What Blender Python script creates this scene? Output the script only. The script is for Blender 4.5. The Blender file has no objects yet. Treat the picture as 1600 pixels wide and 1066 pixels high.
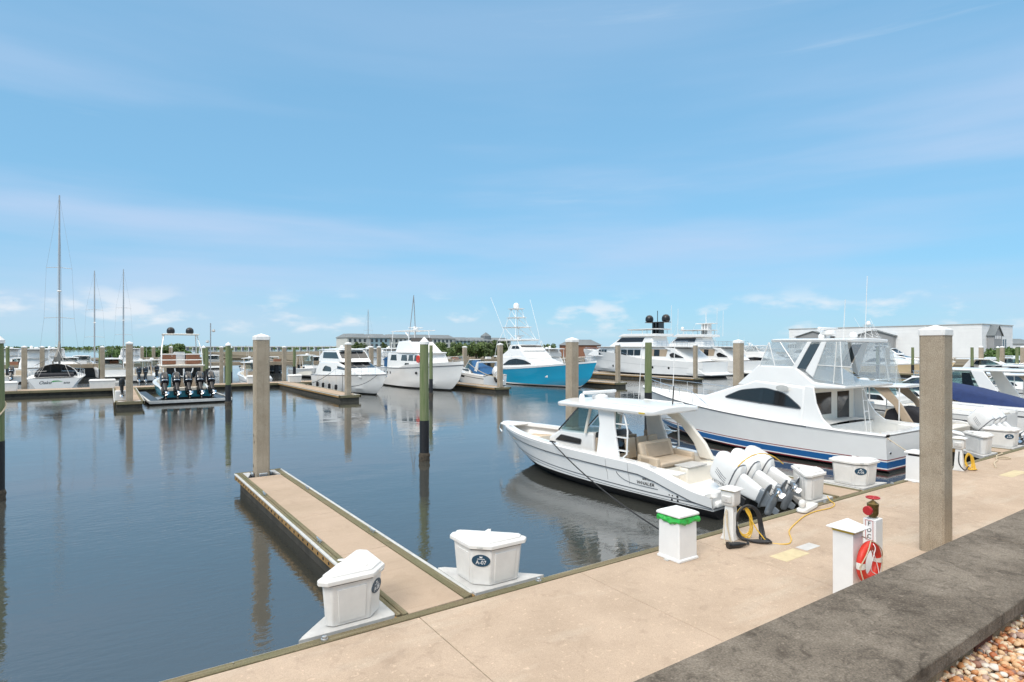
import bpy, bmesh, math, random
from mathutils import Vector, Matrix
R = math.radians
random.seed(7)
SC = bpy.context.scene
COL = SC.collection

# ------------------------------------------------------------------ camera
cd = bpy.data.cameras.new('camera'); cam = bpy.data.objects.new('camera', cd); COL.objects.link(cam)
cd.sensor_width = 36; cd.lens = 20.88; cd.shift_y = 0.00625; cd.clip_start = .1; cd.clip_end = 6000
cam.location = (0, 0, 4.5); cam.rotation_euler = (R(90), 0, R(-34.1))
SC.camera = cam
# ------------------------------------------------------------------ world, sun, exposure
SUN_EL, SUN_AZ = 46, -112        # azimuth from +Y towards +X
SC.view_settings.view_transform = 'Standard'; SC.view_settings.look = 'None'
EXPO = .58; SC.view_settings.exposure = EXPO; SC.view_settings.gamma = 1
W = bpy.data.worlds.new('World'); SC.world = W; W.use_nodes = True
def _world():
    nt = W.node_tree; N = nt.nodes; L = nt.links; N.clear()
    def nd(t, **k):
        n = N.new(t)
        for a, b in k.items(): setattr(n, a, b)
        return n
    out = nd('ShaderNodeOutputWorld'); bg = nd('ShaderNodeBackground'); bg.inputs[1].default_value = .15; K = 1/(.15*2**EXPO)
    sky = nd('ShaderNodeTexSky'); sky.sky_type = 'NISHITA'; sky.sun_disc = False
    sky.sun_elevation = R(SUN_EL); sky.sun_rotation = R(SUN_AZ); sky.air_density = 1.0; sky.dust_density = .3; sky.ozone_density = 1.6
    # soft tone response of the hazy sky: compress the bright horizon
    gm = nd('ShaderNodeGamma'); gm.inputs[1].default_value = .30; L.new(sky.outputs[0], gm.inputs[0])
    hs = nd('ShaderNodeMixRGB'); hs.blend_type = 'MULTIPLY'; hs.inputs[0].default_value = 1; L.new(gm.outputs[0], hs.inputs[1]); hs.inputs[2].default_value = (.205*K, .383*K, .518*K, 1)
    tc = nd('ShaderNodeTexCoord'); sep = nd('ShaderNodeSeparateXYZ'); L.new(tc.outputs['Generated'], sep.inputs[0])
    def ramp(src, a, b, lo=0., hi=1.):
        m = nd('ShaderNodeMapRange'); m.interpolation_type = 'SMOOTHSTEP'
        for i, v in ((1, a), (2, b), (3, lo), (4, hi)): m.inputs[i].default_value = v
        L.new(src, m.inputs[0]); return m.outputs[0]
    def noise(sc, det, rough, loc, dist=0.):
        mp = nd('ShaderNodeMapping'); mp.inputs['Scale'].default_value = sc; mp.inputs['Location'].default_value = loc
        L.new(tc.outputs['Generated'], mp.inputs[0])
        n = nd('ShaderNodeTexNoise'); n.inputs['Scale'].default_value = 1; n.inputs['Detail'].default_value = det
        n.inputs['Roughness'].default_value = rough; n.inputs['Distortion'].default_value = dist
        L.new(mp.outputs[0], n.inputs[0]); return n.outputs[0]
    def mul(a, b):
        m = nd('ShaderNodeMath', operation='MULTIPLY')
        for i, v in enumerate((a, b)):
            if isinstance(v, (int, float)): m.inputs[i].default_value = v
            else: L.new(v, m.inputs[i])
        return m.outputs[0]
    def mix(c, f, col):
        m = nd('ShaderNodeMixRGB'); L.new(f, m.inputs[0]); L.new(c, m.inputs[1]); m.inputs[2].default_value = (*col, 1); return m.outputs[0]
    z = sep.outputs[2]
    # thin high veil in long soft streaks, and low fair-weather cumulus near the horizon
    veil = ramp(noise((1.0, 1.0, 8.0), 5, .5, (9.3, 3.2, 2.82), .1), .40, .72); veil = mul(veil, ramp(z, .27, .42, 1, .25))
    wisp = ramp(noise((1.7, 1.5, 21), 7, .6, (5.1, 2.2, .3), .25), .60, .80, 0, .5)
    cum = ramp(noise((10, 10, 30), 7, .52, (6.1, 2.4, .4)), .51, .68)
    cum = mul(cum, mul(ramp(z, .012, .035), ramp(z, .055, .10, 1, 0)))
    # overhead: broken white cloud above the frame, brightened to give neutral fill light
    top = ramp(noise((2.4, 2.4, 2.4), 6, .55, (2.2, .9, .5), .5), .34, .54)
    top = mul(top, ramp(z, .50, .68))
    kk = lambda *q: tuple(v*K for v in q)
    c = mix(hs.outputs[0], mul(veil, .72), kk(.58, .70, .92))
    c = mix(c, ramp(z, .0, .13, .42, 0), kk(.56, .76, .86))
    c = mix(c, mul(wisp, .5), kk(.72, .82, .93))
    c = mix(c, mul(cum, .66), kk(.93, .94, .97))
    c = mix(c, mul(top, .95), kk(2.6, 2.45, 2.24))
    L.new(c, bg.inputs[0]); L.new(bg.outputs[0], out.inputs[0])
_world()
sd = bpy.data.lights.new('sun', 'SUN'); sun = bpy.data.objects.new('sun', sd); COL.objects.link(sun)
sd.energy = 1.35; sd.angle = R(24); sd.color = (1, .955, .89)
sv = Vector((math.sin(R(SUN_AZ))*math.cos(R(SUN_EL)), math.cos(R(SUN_AZ))*math.cos(R(SUN_EL)), math.sin(R(SUN_EL))))
sun.rotation_euler = sv.to_track_quat('Z', 'Y').to_euler(); sun.location = (0, 0, 60)

# ------------------------------------------------------------------ materials
M = {}
def mat(name, col, rough=.5, metal=0., var=.0, vscale=3., bump=0., bscale=40., coat=0., col2=None, stretch=(1, 1, 1), spec=.5):
    m = bpy.data.materials.new(name); m.use_nodes = True; nt = m.node_tree; N, L = nt.nodes, nt.links
    b = N['Principled BSDF']; b.inputs['Base Color'].default_value = (*col, 1); b.inputs['Roughness'].default_value = rough
    b.inputs['Metallic'].default_value = metal; b.inputs['Coat Weight'].default_value = coat; b.inputs['Specular IOR Level'].default_value = spec
    b.inputs['Coat Roughness'].default_value = .08
    tc = N.new('ShaderNodeTexCoord'); mp = N.new('ShaderNodeMapping'); mp.inputs['Scale'].default_value = stretch
    L.new(tc.outputs['Object'], mp.inputs[0])
    if var or col2:
        n = N.new('ShaderNodeTexNoise'); n.inputs['Scale'].default_value = vscale; n.inputs['Detail'].default_value = 6; n.inputs['Roughness'].default_value = .6
        L.new(mp.outputs[0], n.inputs[0])
        cr = N.new('ShaderNodeValToRGB'); L.new(n.outputs[0], cr.inputs[0])
        c2 = col2 or tuple(min(1, x*(1+var)) for x in col); c1 = col if col2 else tuple(x*(1-var) for x in col)
        cr.color_ramp.elements[0].position = .32; cr.color_ramp.elements[1].position = .68
        cr.color_ramp.elements[0].color = (*c1, 1); cr.color_ramp.elements[1].color = (*c2, 1)
        L.new(cr.outputs[0], b.inputs['Base Color'])
    if bump:
        n2 = N.new('ShaderNodeTexNoise'); n2.inputs['Scale'].default_value = bscale; n2.inputs['Detail'].default_value = 5
        L.new(mp.outputs[0], n2.inputs[0]); bp = N.new('ShaderNodeBump'); bp.inputs['Strength'].default_value = 1; bp.inputs['Distance'].default_value = bump
        L.new(n2.outputs[0], bp.inputs['Height']); L.new(bp.outputs[0], b.inputs['Normal'])
    M[name] = m; return m
G = 'gelcoat'
mat('gelcoat', (.80, .79, .77), .22, var=.03, vscale=.7, coat=.3)
mat('cream_gel', (.80, .75, .66), .3, var=.03, coat=.2)
mat('sand_gel', (.72, .55, .33), .3, var=.03, coat=.2)
mat('deck_white', (.78, .77, .74), .55, var=.04, vscale=5, bump=.002, bscale=180)
mat('beige_vinyl', (.56, .45, .33), .5, var=.06, bump=.003, bscale=30)
mat('tan_vinyl', (.40, .31, .22), .55, var=.08, bump=.003, bscale=30)
mat('teak', (.23, .10, .055), .5, var=.25, vscale=6, stretch=(1, 10, 1))
mat('glass_dark', (.012, .014, .017), .06, spec=.6)
mat('glass_grey', (.05, .065, .075), .06, spec=.6)
mat('steel', (.75, .75, .76), .18, metal=1.)
mat('galvanised', (.5, .53, .55), .4, metal=.9, var=.15, vscale=40)
mat('alloy_white', (.8, .8, .79), .35)
mat('black_plastic', (.014, .014, .015), .35, var=.3, vscale=20)
mat('black_gloss', (.010, .010, .012), .12, coat=.6)
mat('antifoul', (.012, .013, .015), .6, var=.3, vscale=6)
mat('navy_canvas', (.012, .03, .11), .85, var=.15, vscale=4, bump=.006, bscale=9)
mat('blue_canvas', (.012, .085, .21), .85, var=.15, vscale=4, bump=.006, bscale=9)
mat('black_canvas', (.012, .012, .016), .85, var=.3, bump=.01, bscale=8)
mat('grey_canvas', (.19, .18, .16), .9, var=.2, bump=.01, bscale=7)
mat('white_canvas', (.72, .71, .68), .85, var=.05, bump=.01, bscale=6)
mat('stripe_blue', (.012, .105, .30), .2, coat=.4)
mat('stripe_red', (.25, .02, .03), .3, coat=.3)
mat('stripe_grey', (.10, .105, .115), .3)
mat('hull_blue', (.012, .29, .47), .15, coat=.6, var=.03, vscale=.5)
mat('hull_teal', (.03, .30, .40), .2, coat=.5)
mat('hull_black', (.012, .012, .014), .2, coat=.5)
mat('hull_grey', (.14, .16, .18), .2, coat=.5)
mat('engine_grey', (.22, .24, .26), .35, metal=.3, var=.1, vscale=10)
mat('dock_plastic', (.74, .725, .695), .42, var=.06, vscale=3.5, bump=.0015, bscale=70)
mat('white_paint', (.80, .80, .79), .4, var=.03, vscale=4)
mat('label_navy', (.010, .055, .10), .35)
mat('print_white', (.8, .8, .8), .5)
mat('print_black', (.02, .02, .022), .5)
mat('print_red', (.45, .03, .02), .5)
mat('ring_red', (.62, .035, .018), .45, var=.12, vscale=9, bump=.004, bscale=14)
mat('reflective', (.75, .73, .68), .35)
mat('rope', (.55, .46, .33), .8, var=.2, vscale=60, bump=.004, bscale=160)
mat('rope_black', (.02, .02, .022), .8)
mat('hose_yellow', (.72, .44, .045), .4, var=.08, vscale=30)
mat('cable_black', (.022, .022, .024), .5)
mat('brass', (.20, .15, .06), .42, metal=.8, var=.3, vscale=30)
mat('valve_red', (.42, .015, .02), .4)
mat('bin_green', (.03, .42, .06), .35, var=.2, vscale=12, bump=.03, bscale=14)
mat('gold_trim', (.55, .40, .03), .45)
mat('pile_green', (.125, .17, .065), .85, col2=(.20, .215, .115), vscale=4, bump=.012, bscale=18, stretch=(4, 4, .35))
mat('pile_wood', (.15, .12, .085), .9, var=.25, vscale=4, bump=.012, bscale=18, stretch=(4, 4, .35))
mat('pile_black', (.012, .012, .014), .5, var=.3, vscale=12, bump=.005, bscale=30)
mat('barnacle', (.11, .085, .06), .95, col2=(.03, .026, .02), vscale=16, bump=.04, bscale=26)
mat('pile_cap', (.80, .79, .77), .5, var=.05, vscale=8)
mat('float_dark', (.05, .045, .035), .9, var=.4, vscale=3, bump=.01, bscale=14)
mat('vinyl_grey', (.50, .50, .48), .55, var=.12, vscale=5)
mat('plate_yellow', (.55, .46, .28), .7, var=.12, vscale=5, bump=.002, bscale=90)
mat('plate_grey', (.52, .51, .49), .6, var=.1, vscale=6, bump=.002, bscale=90)
mat('block_wall', (.26, .19, .115), .95, var=.3, vscale=5, bump=.012, bscale=30)
mat('rust', (.11, .032, .016), .9, var=.3, vscale=8)
mat('siding', (.87, .86, .845), .7, var=.04, vscale=.3)
mat('siding_grey', (.33, .33, .33), .7, var=.06, vscale=.4)
mat('roof_grey', (.17, .19, .20), .8, var=.12, vscale=.2)
mat('wall_pale', (.60, .60, .56), .8, var=.06, vscale=.1)
mat('wall_blue', (.36, .48, .52), .8, var=.06, vscale=.1)
mat('brick_red', (.30, .14, .085), .9, var=.15, vscale=.3)
mat('trunk', (.10, .075, .05), .95, var=.25, bump=.03, bscale=8)
mat('soil', (.15, .12, .075), 1., var=.25, vscale=.05)
mat('far_wood', (.30, .24, .17), .9, var=.15, vscale=.4)
mat('wire', (.45, .45, .45), .4, metal=.6)
mat('swoosh_green', (.05, .33, .07), .4)
mat('cool_blue', (.02, .26, .36), .5)

def nodes(name):
    m = bpy.data.materials.new(name); m.use_nodes = True; M[name] = m
    return m, m.node_tree.nodes, m.node_tree.links
def _foliage(name, a, b):
    m, N, L = nodes(name); p = N['Principled BSDF']; p.inputs['Roughness'].default_value = .6
    g = N.new('ShaderNodeNewGeometry'); cr = N.new('ShaderNodeValToRGB'); cr.color_ramp.elements[0].color = (*a, 1); cr.color_ramp.elements[1].color = (*b, 1)
    L.new(g.outputs['Random Per Island'], cr.inputs[0]); L.new(cr.outputs[0], p.inputs['Base Color'])
_foliage('leaf_oak', (.05, .09, .022), (.16, .22, .06)); _foliage('leaf_pine', (.04, .075, .022), (.12, .16, .045))
_foliage('leaf_palm', (.05, .09, .03), (.14, .19, .07)); _foliage('leaf_hedge', (.05, .11, .02), (.13, .22, .05))
def _stone():
    m, N, L = nodes('river_stone'); p = N['Principled BSDF']; p.inputs['Roughness'].default_value = .55
    g = N.new('ShaderNodeNewGeometry'); cr = N.new('ShaderNodeValToRGB'); e = cr.color_ramp
    cs = [(.0, (.42, .13, .05)), (.2, (.55, .25, .10)), (.4, (.62, .40, .22)), (.6, (.70, .58, .42)), (.8, (.68, .62, .55)), (.93, (.30, .14, .09)), (1, (.16, .14, .13))]
    e.elements[0].color = (*cs[0][1], 1); e.elements[1].color = (*cs[-1][1], 1)
    for q, c in cs[1:-1]: e.elements.new(q).color = (*c, 1)
    L.new(g.outputs['Random Per Island'], cr.inputs[0])
    tc = N.new('ShaderNodeTexCoord'); n = N.new('ShaderNodeTexNoise'); n.inputs['Scale'].default_value = 60; n.inputs['Detail'].default_value = 4; L.new(tc.outputs['Object'], n.inputs[0])
    mx = N.new('ShaderNodeMixRGB'); mx.blend_type = 'OVERLAY'; mx.inputs[0].default_value = .35; L.new(cr.outputs[0], mx.inputs[1]); L.new(n.outputs[0], mx.inputs[2]); L.new(mx.outputs[0], p.inputs['Base Color'])
_stone()
def _surface(name, base, stain, lo, hi, big, fine, bump, stretch=(1, 1, 1), dark=(.05, .045, .04), spots=.0, streak=None, rough=.85):
    """weathered concrete / timber: broad colour drift, stains with a shape of their own, fine grain"""
    m, N, L = nodes(name); p = N['Principled BSDF']; p.inputs['Roughness'].default_value = rough; p.inputs['Specular IOR Level'].default_value = .18
    tc = N.new('ShaderNodeTexCoord'); mp = N.new('ShaderNodeMapping'); mp.inputs['Scale'].default_value = stretch; L.new(tc.outputs['Object'], mp.inputs[0])
    def nz(s, d=6, r=.6, src=None, dist=0):
        n = N.new('ShaderNodeTexNoise'); n.inputs['Scale'].default_value = s; n.inputs['Detail'].default_value = d; n.inputs['Roughness'].default_value = r; n.inputs['Distortion'].default_value = dist
        L.new(src or mp.outputs[0], n.inputs[0]); return n.outputs[0]
    def rmp(s, a, b, x=0., y=1.):
        r = N.new('ShaderNodeMapRange'); 
        for i, v in ((1, a), (2, b), (3, x), (4, y)): r.inputs[i].default_value = v
        L.new(s, r.inputs[0]); return r.outputs[0]
    def mix(f, a, b, mode='MIX'):
        x = N.new('ShaderNodeMixRGB'); x.blend_type = mode; L.new(f, x.inputs[0]) if not isinstance(f, float) else setattr(x.inputs[0], 'default_value', f)
        for i, v in ((1, a), (2, b)):
            if isinstance(v, tuple): x.inputs[i].default_value = (*v, 1)
            else: L.new(v, x.inputs[i])
        return x.outputs[0]
    c = mix(rmp(nz(big), lo, hi), base, stain)
    c = mix(rmp(nz(big*3.7, 7, .65, None, .6), .55, .76, 0, .45), c, dark)
    if streak:
        m2 = N.new('ShaderNodeMapping'); m2.inputs['Scale'].default_value = streak[0]; L.new(tc.outputs['Object'], m2.inputs[0])
        c = mix(rmp(nz(1, 5, .6, m2.outputs[0]), streak[1], streak[1]+.18, 0, streak[3]), c, streak[2])
    g = nz(fine, 4, .7)
    c = mix(.45 if fine > 62 else .85, c, rmp(g, .25, .75, .2, .8), 'OVERLAY')
    if fine == 62: c = mix(rmp(nz(5, 8, .7, None, 1.2), .50, .72, 0, .75), c, dark)
    if spots: c = mix(rmp(nz(fine*.16, 2, .5), .66, .70, 0, spots), c, tuple(min(1, x*2.2) for x in stain))
    L.new(c, p.inputs['Base Color'])
    bp = N.new('ShaderNodeBump'); bp.inputs['Distance'].default_value = bump; bp.inputs['Strength'].default_value = 1; L.new(g, bp.inputs['Height']); L.new(bp.outputs[0], p.inputs['Normal'])
_surface('dock_concrete', (.485, .378, .288), (.40, .308, .23), .33, .67, .8, 95, .004, dark=(.22, .16, .12), spots=.22, streak=((.35, 1.4, 1), .53, (.52, .445, .36), .6))
_surface('finger_concrete', (.45, .345, .26), (.39, .30, .22), .35, .65, .7, 130, .002, dark=(.30, .22, .16), streak=((.5, 5.5, 1), .55, (.34, .255, .185), .45))
_surface('seawall_concrete', (.112, .092, .072), (.22, .187, .15), .36, .66, 1.6, 62, .010, dark=(.034, .026, .019), spots=.18, streak=((60, 34, 1), .54, (.29, .245, .19), .8))
_surface('pile_conc', (.41, .345, .265), (.33, .27, .20), .35, .65, 1.5, 60, .006, dark=(.17, .13, .09), spots=.1, streak=((11, 11, .45), .55, (.24, .195, .14), .6))
_surface('waler_wood', (.185, .150, .092), (.145, .142, .080), .35, .65, 1.1, 60, .006, dark=(.05, .038, .022), streak=((.5, 30, 30), .52, (.30, .27, .185), .7))
_surface('waler_wood_y', (.185, .150, .092), (.145, .142, .080), .35, .65, 1.1, 60, .006, dark=(.05, .038, .022), streak=((30, .5, 30), .52, (.30, .27, .185), .7))
_surface('side_timber', (.33, .20, .08), (.24, .15, .06), .35, .65, 1.4, 50, .006, dark=(.06, .04, .02), streak=((25, .6, 25), .55, (.16, .10, .05), .6))
def _clear(name, tint, base):
    m, N, L = nodes(name); N.remove(N['Principled BSDF']); o = N['Material Output']
    t = N.new('ShaderNodeBsdfTransparent'); t.inputs[0].default_value = (*tint, 1); g = N.new('ShaderNodeBsdfGlossy'); g.inputs['Roughness'].default_value = .05
    d = N.new('ShaderNodeBsdfDiffuse'); d.inputs[0].default_value = (.7, .72, .72, 1)
    lw = N.new('ShaderNodeLayerWeight'); lw.inputs[0].default_value = .25; pw = N.new('ShaderNodeMath'); pw.operation = 'POWER'; pw.inputs[1].default_value = 2.5; L.new(lw.outputs['Facing'], pw.inputs[0]); f = N.new('ShaderNodeMath'); f.operation = 'MULTIPLY_ADD'; f.inputs[1].default_value = .6; f.inputs[2].default_value = .05; L.new(pw.outputs[0], f.inputs[0])
    m1 = N.new('ShaderNodeMixShader'); m1.inputs[0].default_value = base; L.new(t.outputs[0], m1.inputs[1]); L.new(d.outputs[0], m1.inputs[2])
    m2 = N.new('ShaderNodeMixShader'); L.new(f.outputs[0], m2.inputs[0]); L.new(m1.outputs[0], m2.inputs[1]); L.new(g.outputs[0], m2.inputs[2]); L.new(m2.outputs[0], o.inputs[0])
_clear('clear_vinyl', (.88, .91, .92), .26); _clear('windscreen', (.55, .66, .66), .03)
def _water():
    m, N, L = nodes('water'); p = N['Principled BSDF']; p.inputs['Base Color'].default_value = (.048, .049, .043, 1); p.inputs['Roughness'].default_value = .015; p.inputs['IOR'].default_value = 2.7
    p.inputs['Specular IOR Level'].default_value = .5
    tc = N.new('ShaderNodeTexCoord')
    def nz(s, det, st, rot=0.):
        mp = N.new('ShaderNodeMapping'); mp.inputs['Scale'].default_value = st; mp.inputs['Rotation'].default_value = (0, 0, rot); L.new(tc.outputs['Object'], mp.inputs[0])
        n = N.new('ShaderNodeTexNoise'); n.inputs['Scale'].default_value = s; n.inputs['Detail'].default_value = det; n.inputs['Roughness'].default_value = .5; L.new(mp.outputs[0], n.inputs[0]); return n.outputs[0]
    def op(o, a, b):
        x = N.new('ShaderNodeMath'); x.operation = o
        for i, v in ((0, a), (1, b)):
            if isinstance(v, float): x.inputs[i].default_value = v
            else: L.new(v, x.inputs[i])
        return x.outputs[0]
    patch = nz(.055, 3, (1, 1.6, 1)); mr = N.new('ShaderNodeMapRange'); L.new(patch, mr.inputs[0])
    for i, v in ((1, .40), (2, .60), (3, .22), (4, 2.3)): mr.inputs[i].default_value = v
    swell = op('MULTIPLY', nz(.5, 2, (1, 1.8, 1), .5), .010)
    rip = op('MULTIPLY', op('MULTIPLY', nz(3.0, 3, (1, 2.2, 1), .45), .0042), mr.outputs[0])
    fin = op('MULTIPLY', op('MULTIPLY', nz(11., 2, (1, 1.8, 1), .3), .0008), mr.outputs[0])
    bp = N.new('ShaderNodeBump'); bp.inputs['Strength'].default_value = 1; bp.inputs['Distance'].default_value = 1.
    L.new(op('ADD', op('ADD', swell, rip), fin), bp.inputs['Height']); L.new(bp.outputs[0], p.inputs['Normal'])
_water()

# ------------------------------------------------------------------ mesh kit
class MB:
    def __init__(s): s.v = []; s.f = []
    def add(s, vs, fs):
        o = len(s.v); s.v += [tuple(v) for v in vs]; s.f += [tuple(i+o for i in f) for f in fs]; return s
    def box(s, x0, x1, y0, y1, z0, z1):
        return s.add([(x, y, z) for x in (x0, x1) for y in (y0, y1) for z in (z0, z1)],
                     [(0, 1, 3, 2), (4, 6, 7, 5), (0, 4, 5, 1), (2, 3, 7, 6), (0, 2, 6, 4), (1, 5, 7, 3)])
    def obox(s, c, size, rot=None):
        n = len(s.v); a, b, d = (q/2 for q in size); s.box(-a, a, -b, b, -d, d)
        T = Matrix.Translation(c) @ (rot.to_4x4() if rot else Matrix())
        s.v[n:] = [tuple(T @ Vector(v)) for v in s.v[n:]]; return s
    def loft(s, rings, caps=True, closed=True):
        n = len(rings[0]); vs = [p for r in rings for p in r]; fs = []
        for i in range(len(rings)-1):
            for j in range(n if closed else n-1):
                k = (j+1) % n; fs.append((i*n+j, i*n+k, (i+1)*n+k, (i+1)*n+j))
        if caps and closed: fs += [tuple(range(n)), tuple((len(rings)-1)*n+j for j in range(n))]
        return s.add(vs, fs)
    def prism(s, poly, a, b, axis='z'):
        f = {'z': lambda p, h: (p[0], p[1], h), 'y': lambda p, h: (p[0], h, p[1]), 'x': lambda p, h: (h, p[0], p[1])}[axis]
        return s.loft([[f(p, a) for p in poly], [f(p, b) for p in poly]])
    def tube(s, pts, r, n=6, caps=True):
        pts = [Vector(p) for p in pts]; rings = []; up = None
        for i, p in enumerate(pts):
            d = ((pts[i+1] if i < len(pts)-1 else p)-(pts[i-1] if i else p)).normalized()
            if up is None: up = d.orthogonal().normalized()
            up = (up-d*up.dot(d)); up = up.normalized() if up.length > 1e-6 else d.orthogonal().normalized()
            w = d.cross(up); rr = r[i] if isinstance(r, (list, tuple)) else r
            rings.append([p+(up*math.cos(q)+w*math.sin(q))*rr for q in (math.tau*k/n for k in range(n))])
        return s.loft(rings, caps)
    def lathe(s, prof, c=(0, 0, 0), n=14, axis='z', sx=1, sy=1):
        rings = []
        for r, h in prof:
            ring = []
            for k in range(n):
                a = math.tau*k/n; p = (r*math.cos(a)*sx, r*math.sin(a)*sy, h)
                if axis == 'x': p = (h, p[0], p[1])
                if axis == 'y': p = (p[0], h, p[1])
                ring.append((c[0]+p[0], c[1]+p[1], c[2]+p[2]))
            rings.append(ring)
        return s.loft(rings)
    def ball(s, c, r, n=12, sq=(1, 1, 1)):
        pr = [(math.sin(math.pi*i/8)*r+1e-4, -math.cos(math.pi*i/8)*r*sq[2]) for i in range(9)]
        return s.lathe(pr, c, n, sx=sq[0], sy=sq[1])
    def curve(s, pts, r, n=6, k=5):
        P = [Vector(p) for p in pts]; out = []
        for i in range(len(P)-1):
            a, b, c, d = P[max(0, i-1)], P[i], P[i+1], P[min(len(P)-1, i+2)]
            for j in range(k): t = j/k; out.append(.5*((2*b)+(c-a)*t+(2*a-5*b+4*c-d)*t*t+(3*b-a-3*c+d)*t**3))
        return s.tube(out+[P[-1]], r, n)
    def xf(s, T): s.v = [tuple(T @ Vector(v)) for v in s.v]; return s
    def build(s, name, m, parent=None, bevel=0., seg=2, smooth=True, angle=38):
        me = bpy.data.meshes.new(name); me.from_pydata(s.v, [], s.f)
        bm = bmesh.new(); bm.from_mesh(me); bmesh.ops.remove_doubles(bm, verts=bm.verts, dist=1e-5); bmesh.ops.recalc_face_normals(bm, faces=bm.faces); bm.to_mesh(me); bm.free()
        me.materials.append(M[m])
        if smooth:
            for p in me.polygons: p.use_smooth = True
            me.set_sharp_from_angle(angle=R(angle))
        o = bpy.data.objects.new(name, me); COL.objects.link(o)
        if parent: o.parent = parent
        if bevel:
            b = o.modifiers.new('bevel', 'BEVEL'); b.width = bevel; b.segments = seg; b.limit_method = 'ANGLE'; b.angle_limit = R(30); b.harden_normals = False
        return o
def tag(o, label=None, cat=None, group=None, kind=None):
    for k, v in (('label', label), ('category', cat), ('group', group), ('kind', kind)):
        if v: o[k] = v
    return o
def thing(name, label, cat, loc=(0, 0, 0), rz=0., group=None):
    o = bpy.data.objects.new(name, None); COL.objects.link(o); o.location = loc; o.rotation_euler = (0, 0, R(rz)); o.empty_display_size = .2
    return tag(o, label, cat, group)
def copy_tree(o, loc=None, rz=None, label=None, parent=None):
    c = o.copy(); COL.objects.link(c)
    if parent: c.parent = parent
    if loc is not None: c.location = loc
    if rz is not None: c.rotation_euler = (0, 0, R(rz))
    if label: c['label'] = label
    for ch in o.children: copy_tree(ch, parent=c)
    return c
def text(name, s, size, T, m, parent, ext=.0015, shear=0., sx=1.):
    cu = bpy.data.curves.new(name, 'FONT'); cu.body = s; cu.size = size; cu.align_x = 'CENTER'; cu.align_y = 'CENTER'; cu.extrude = ext; cu.shear = shear; cu.resolution_u = 3
    o = bpy.data.objects.new(name, cu); COL.objects.link(o)
    me = bpy.data.meshes.new_from_object(o.evaluated_get(bpy.context.evaluated_depsgraph_get())); bpy.data.objects.remove(o)
    me.transform(T @ Matrix.Scale(sx, 4, (1, 0, 0))); me.materials.clear(); me.materials.append(M[m])
    o = bpy.data.objects.new(name, me); COL.objects.link(o); o.parent = parent; return o
def frame(o, x, n):                       # matrix: origin o, local x axis x, local z axis n
    x = Vector(x).normalized(); n = Vector(n).normalized(); y = n.cross(x).normalized(); x = y.cross(n)
    T = Matrix((x, y, n)).transposed().to_4x4(); T.translation = Vector(o); return T
# ------------------------------------------------------------------ setting: water, land
DZ = .5                                    # dock top above the water
def struct(name, mb, m, parent=None, **k): return tag(mb.build(name, m, parent, **k), kind=None if parent else 'structure')
struct('water', MB().add([(-2500, -400, 0), (3500, -400, 0), (3500, 4500, 0), (-2500, 4500, 0)], [(0, 1, 2, 3)]), 'water', smooth=False)
struct('shore_ground', MB().box(-60, 260, -60, 2.2, -4, 1.80), 'soil')
struct('far_ground', MB().prism([(95, 122), (40, 150), (60, 520), (420, 560), (420, 10), (215, 5), (150, 30), (128, 60), (118, 100)], -3, 1.1), 'soil')
struct('far_shore', MB().prism([(-900, 1500), (-300, 1750), (700, 2300), (1900, 2500), (1900, 3300), (-1500, 3300)], -3, 1.5), 'soil')
struct('mangrove_island', MB().prism([(-60, 235), (-5, 225), (46, 240), (52, 262), (-50, 275)], -2, .7), 'soil')

# river stones behind the seawall: far too many to count
def gravel():
    ico = bmesh.new(); bmesh.ops.create_icosphere(ico, subdivisions=2, radius=1); V = [v.co.copy() for v in ico.verts]; F = [[v.index for v in f.verts] for f in ico.faces]; ico.free()
    mb = MB(); rnd = random.Random(3)
    for i in range(6200):
        x = rnd.uniform(4.2, 10.2); y = rnd.uniform(.75, 2.08)
        a = rnd.uniform(.019, .036); sx, sy, sz = a*rnd.uniform(.9, 1.35), a, a*rnd.uniform(.5, .85)
        T = Matrix.Translation((x, y, 1.80+rnd.uniform(0, .055))) @ Matrix.Rotation(rnd.uniform(0, 6.3), 4, 'Z') @ Matrix.Rotation(rnd.gauss(0, .35), 4, 'X') @ Matrix.Rotation(rnd.gauss(0, .35), 4, 'Y')
        p = rnd.uniform(0, 6)
        mb.add([T @ Vector((v.x*sx*(1+.14*math.sin(3*v.y+p)), v.y*sy*(1+.14*math.sin(2.6*v.z+p)), v.z*sz*(1+.1*math.sin(3*v.x+p)))) for v in V], F)
    me = bpy.data.meshes.new('gravel'); me.from_pydata(mb.v, [], mb.f); me.materials.append(M['river_stone'])
    for p in me.polygons: p.use_smooth = True
    o = bpy.data.objects.new('gravel', me); COL.objects.link(o)
    tag(o, 'orange and cream river stones behind the dark seawall cap', 'gravel', kind='stuff')
gravel()

# ------------------------------------------------------------------ seawall
sw = thing('seawall', 'weathered dark concrete seawall with a broad flat cap beside the river stones', 'wall', (0, 3, 0))
x = -15.2
while x < 85:
    o = MB().box(x+.006, x+6.1-.006, 1.956-3, .05, 1.97, 2.1).build('cap_slab', 'seawall_concrete', sw, bevel=.012)
    x += 6.1
MB().box(-15.2, 88, -.85, -.05, -3, 1.968).build('wall_face', 'block_wall', sw)
rnd = random.Random(5); x = 3.2
while x < 11:
    w = rnd.uniform(.28, .5); MB().box(x, x+w-.025, -.98+rnd.uniform(0, .015), -.84, 1.7, 1.966).build('block', 'rust' if rnd.random() < .12 else 'block_wall', sw, bevel=.008); x += w

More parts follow.
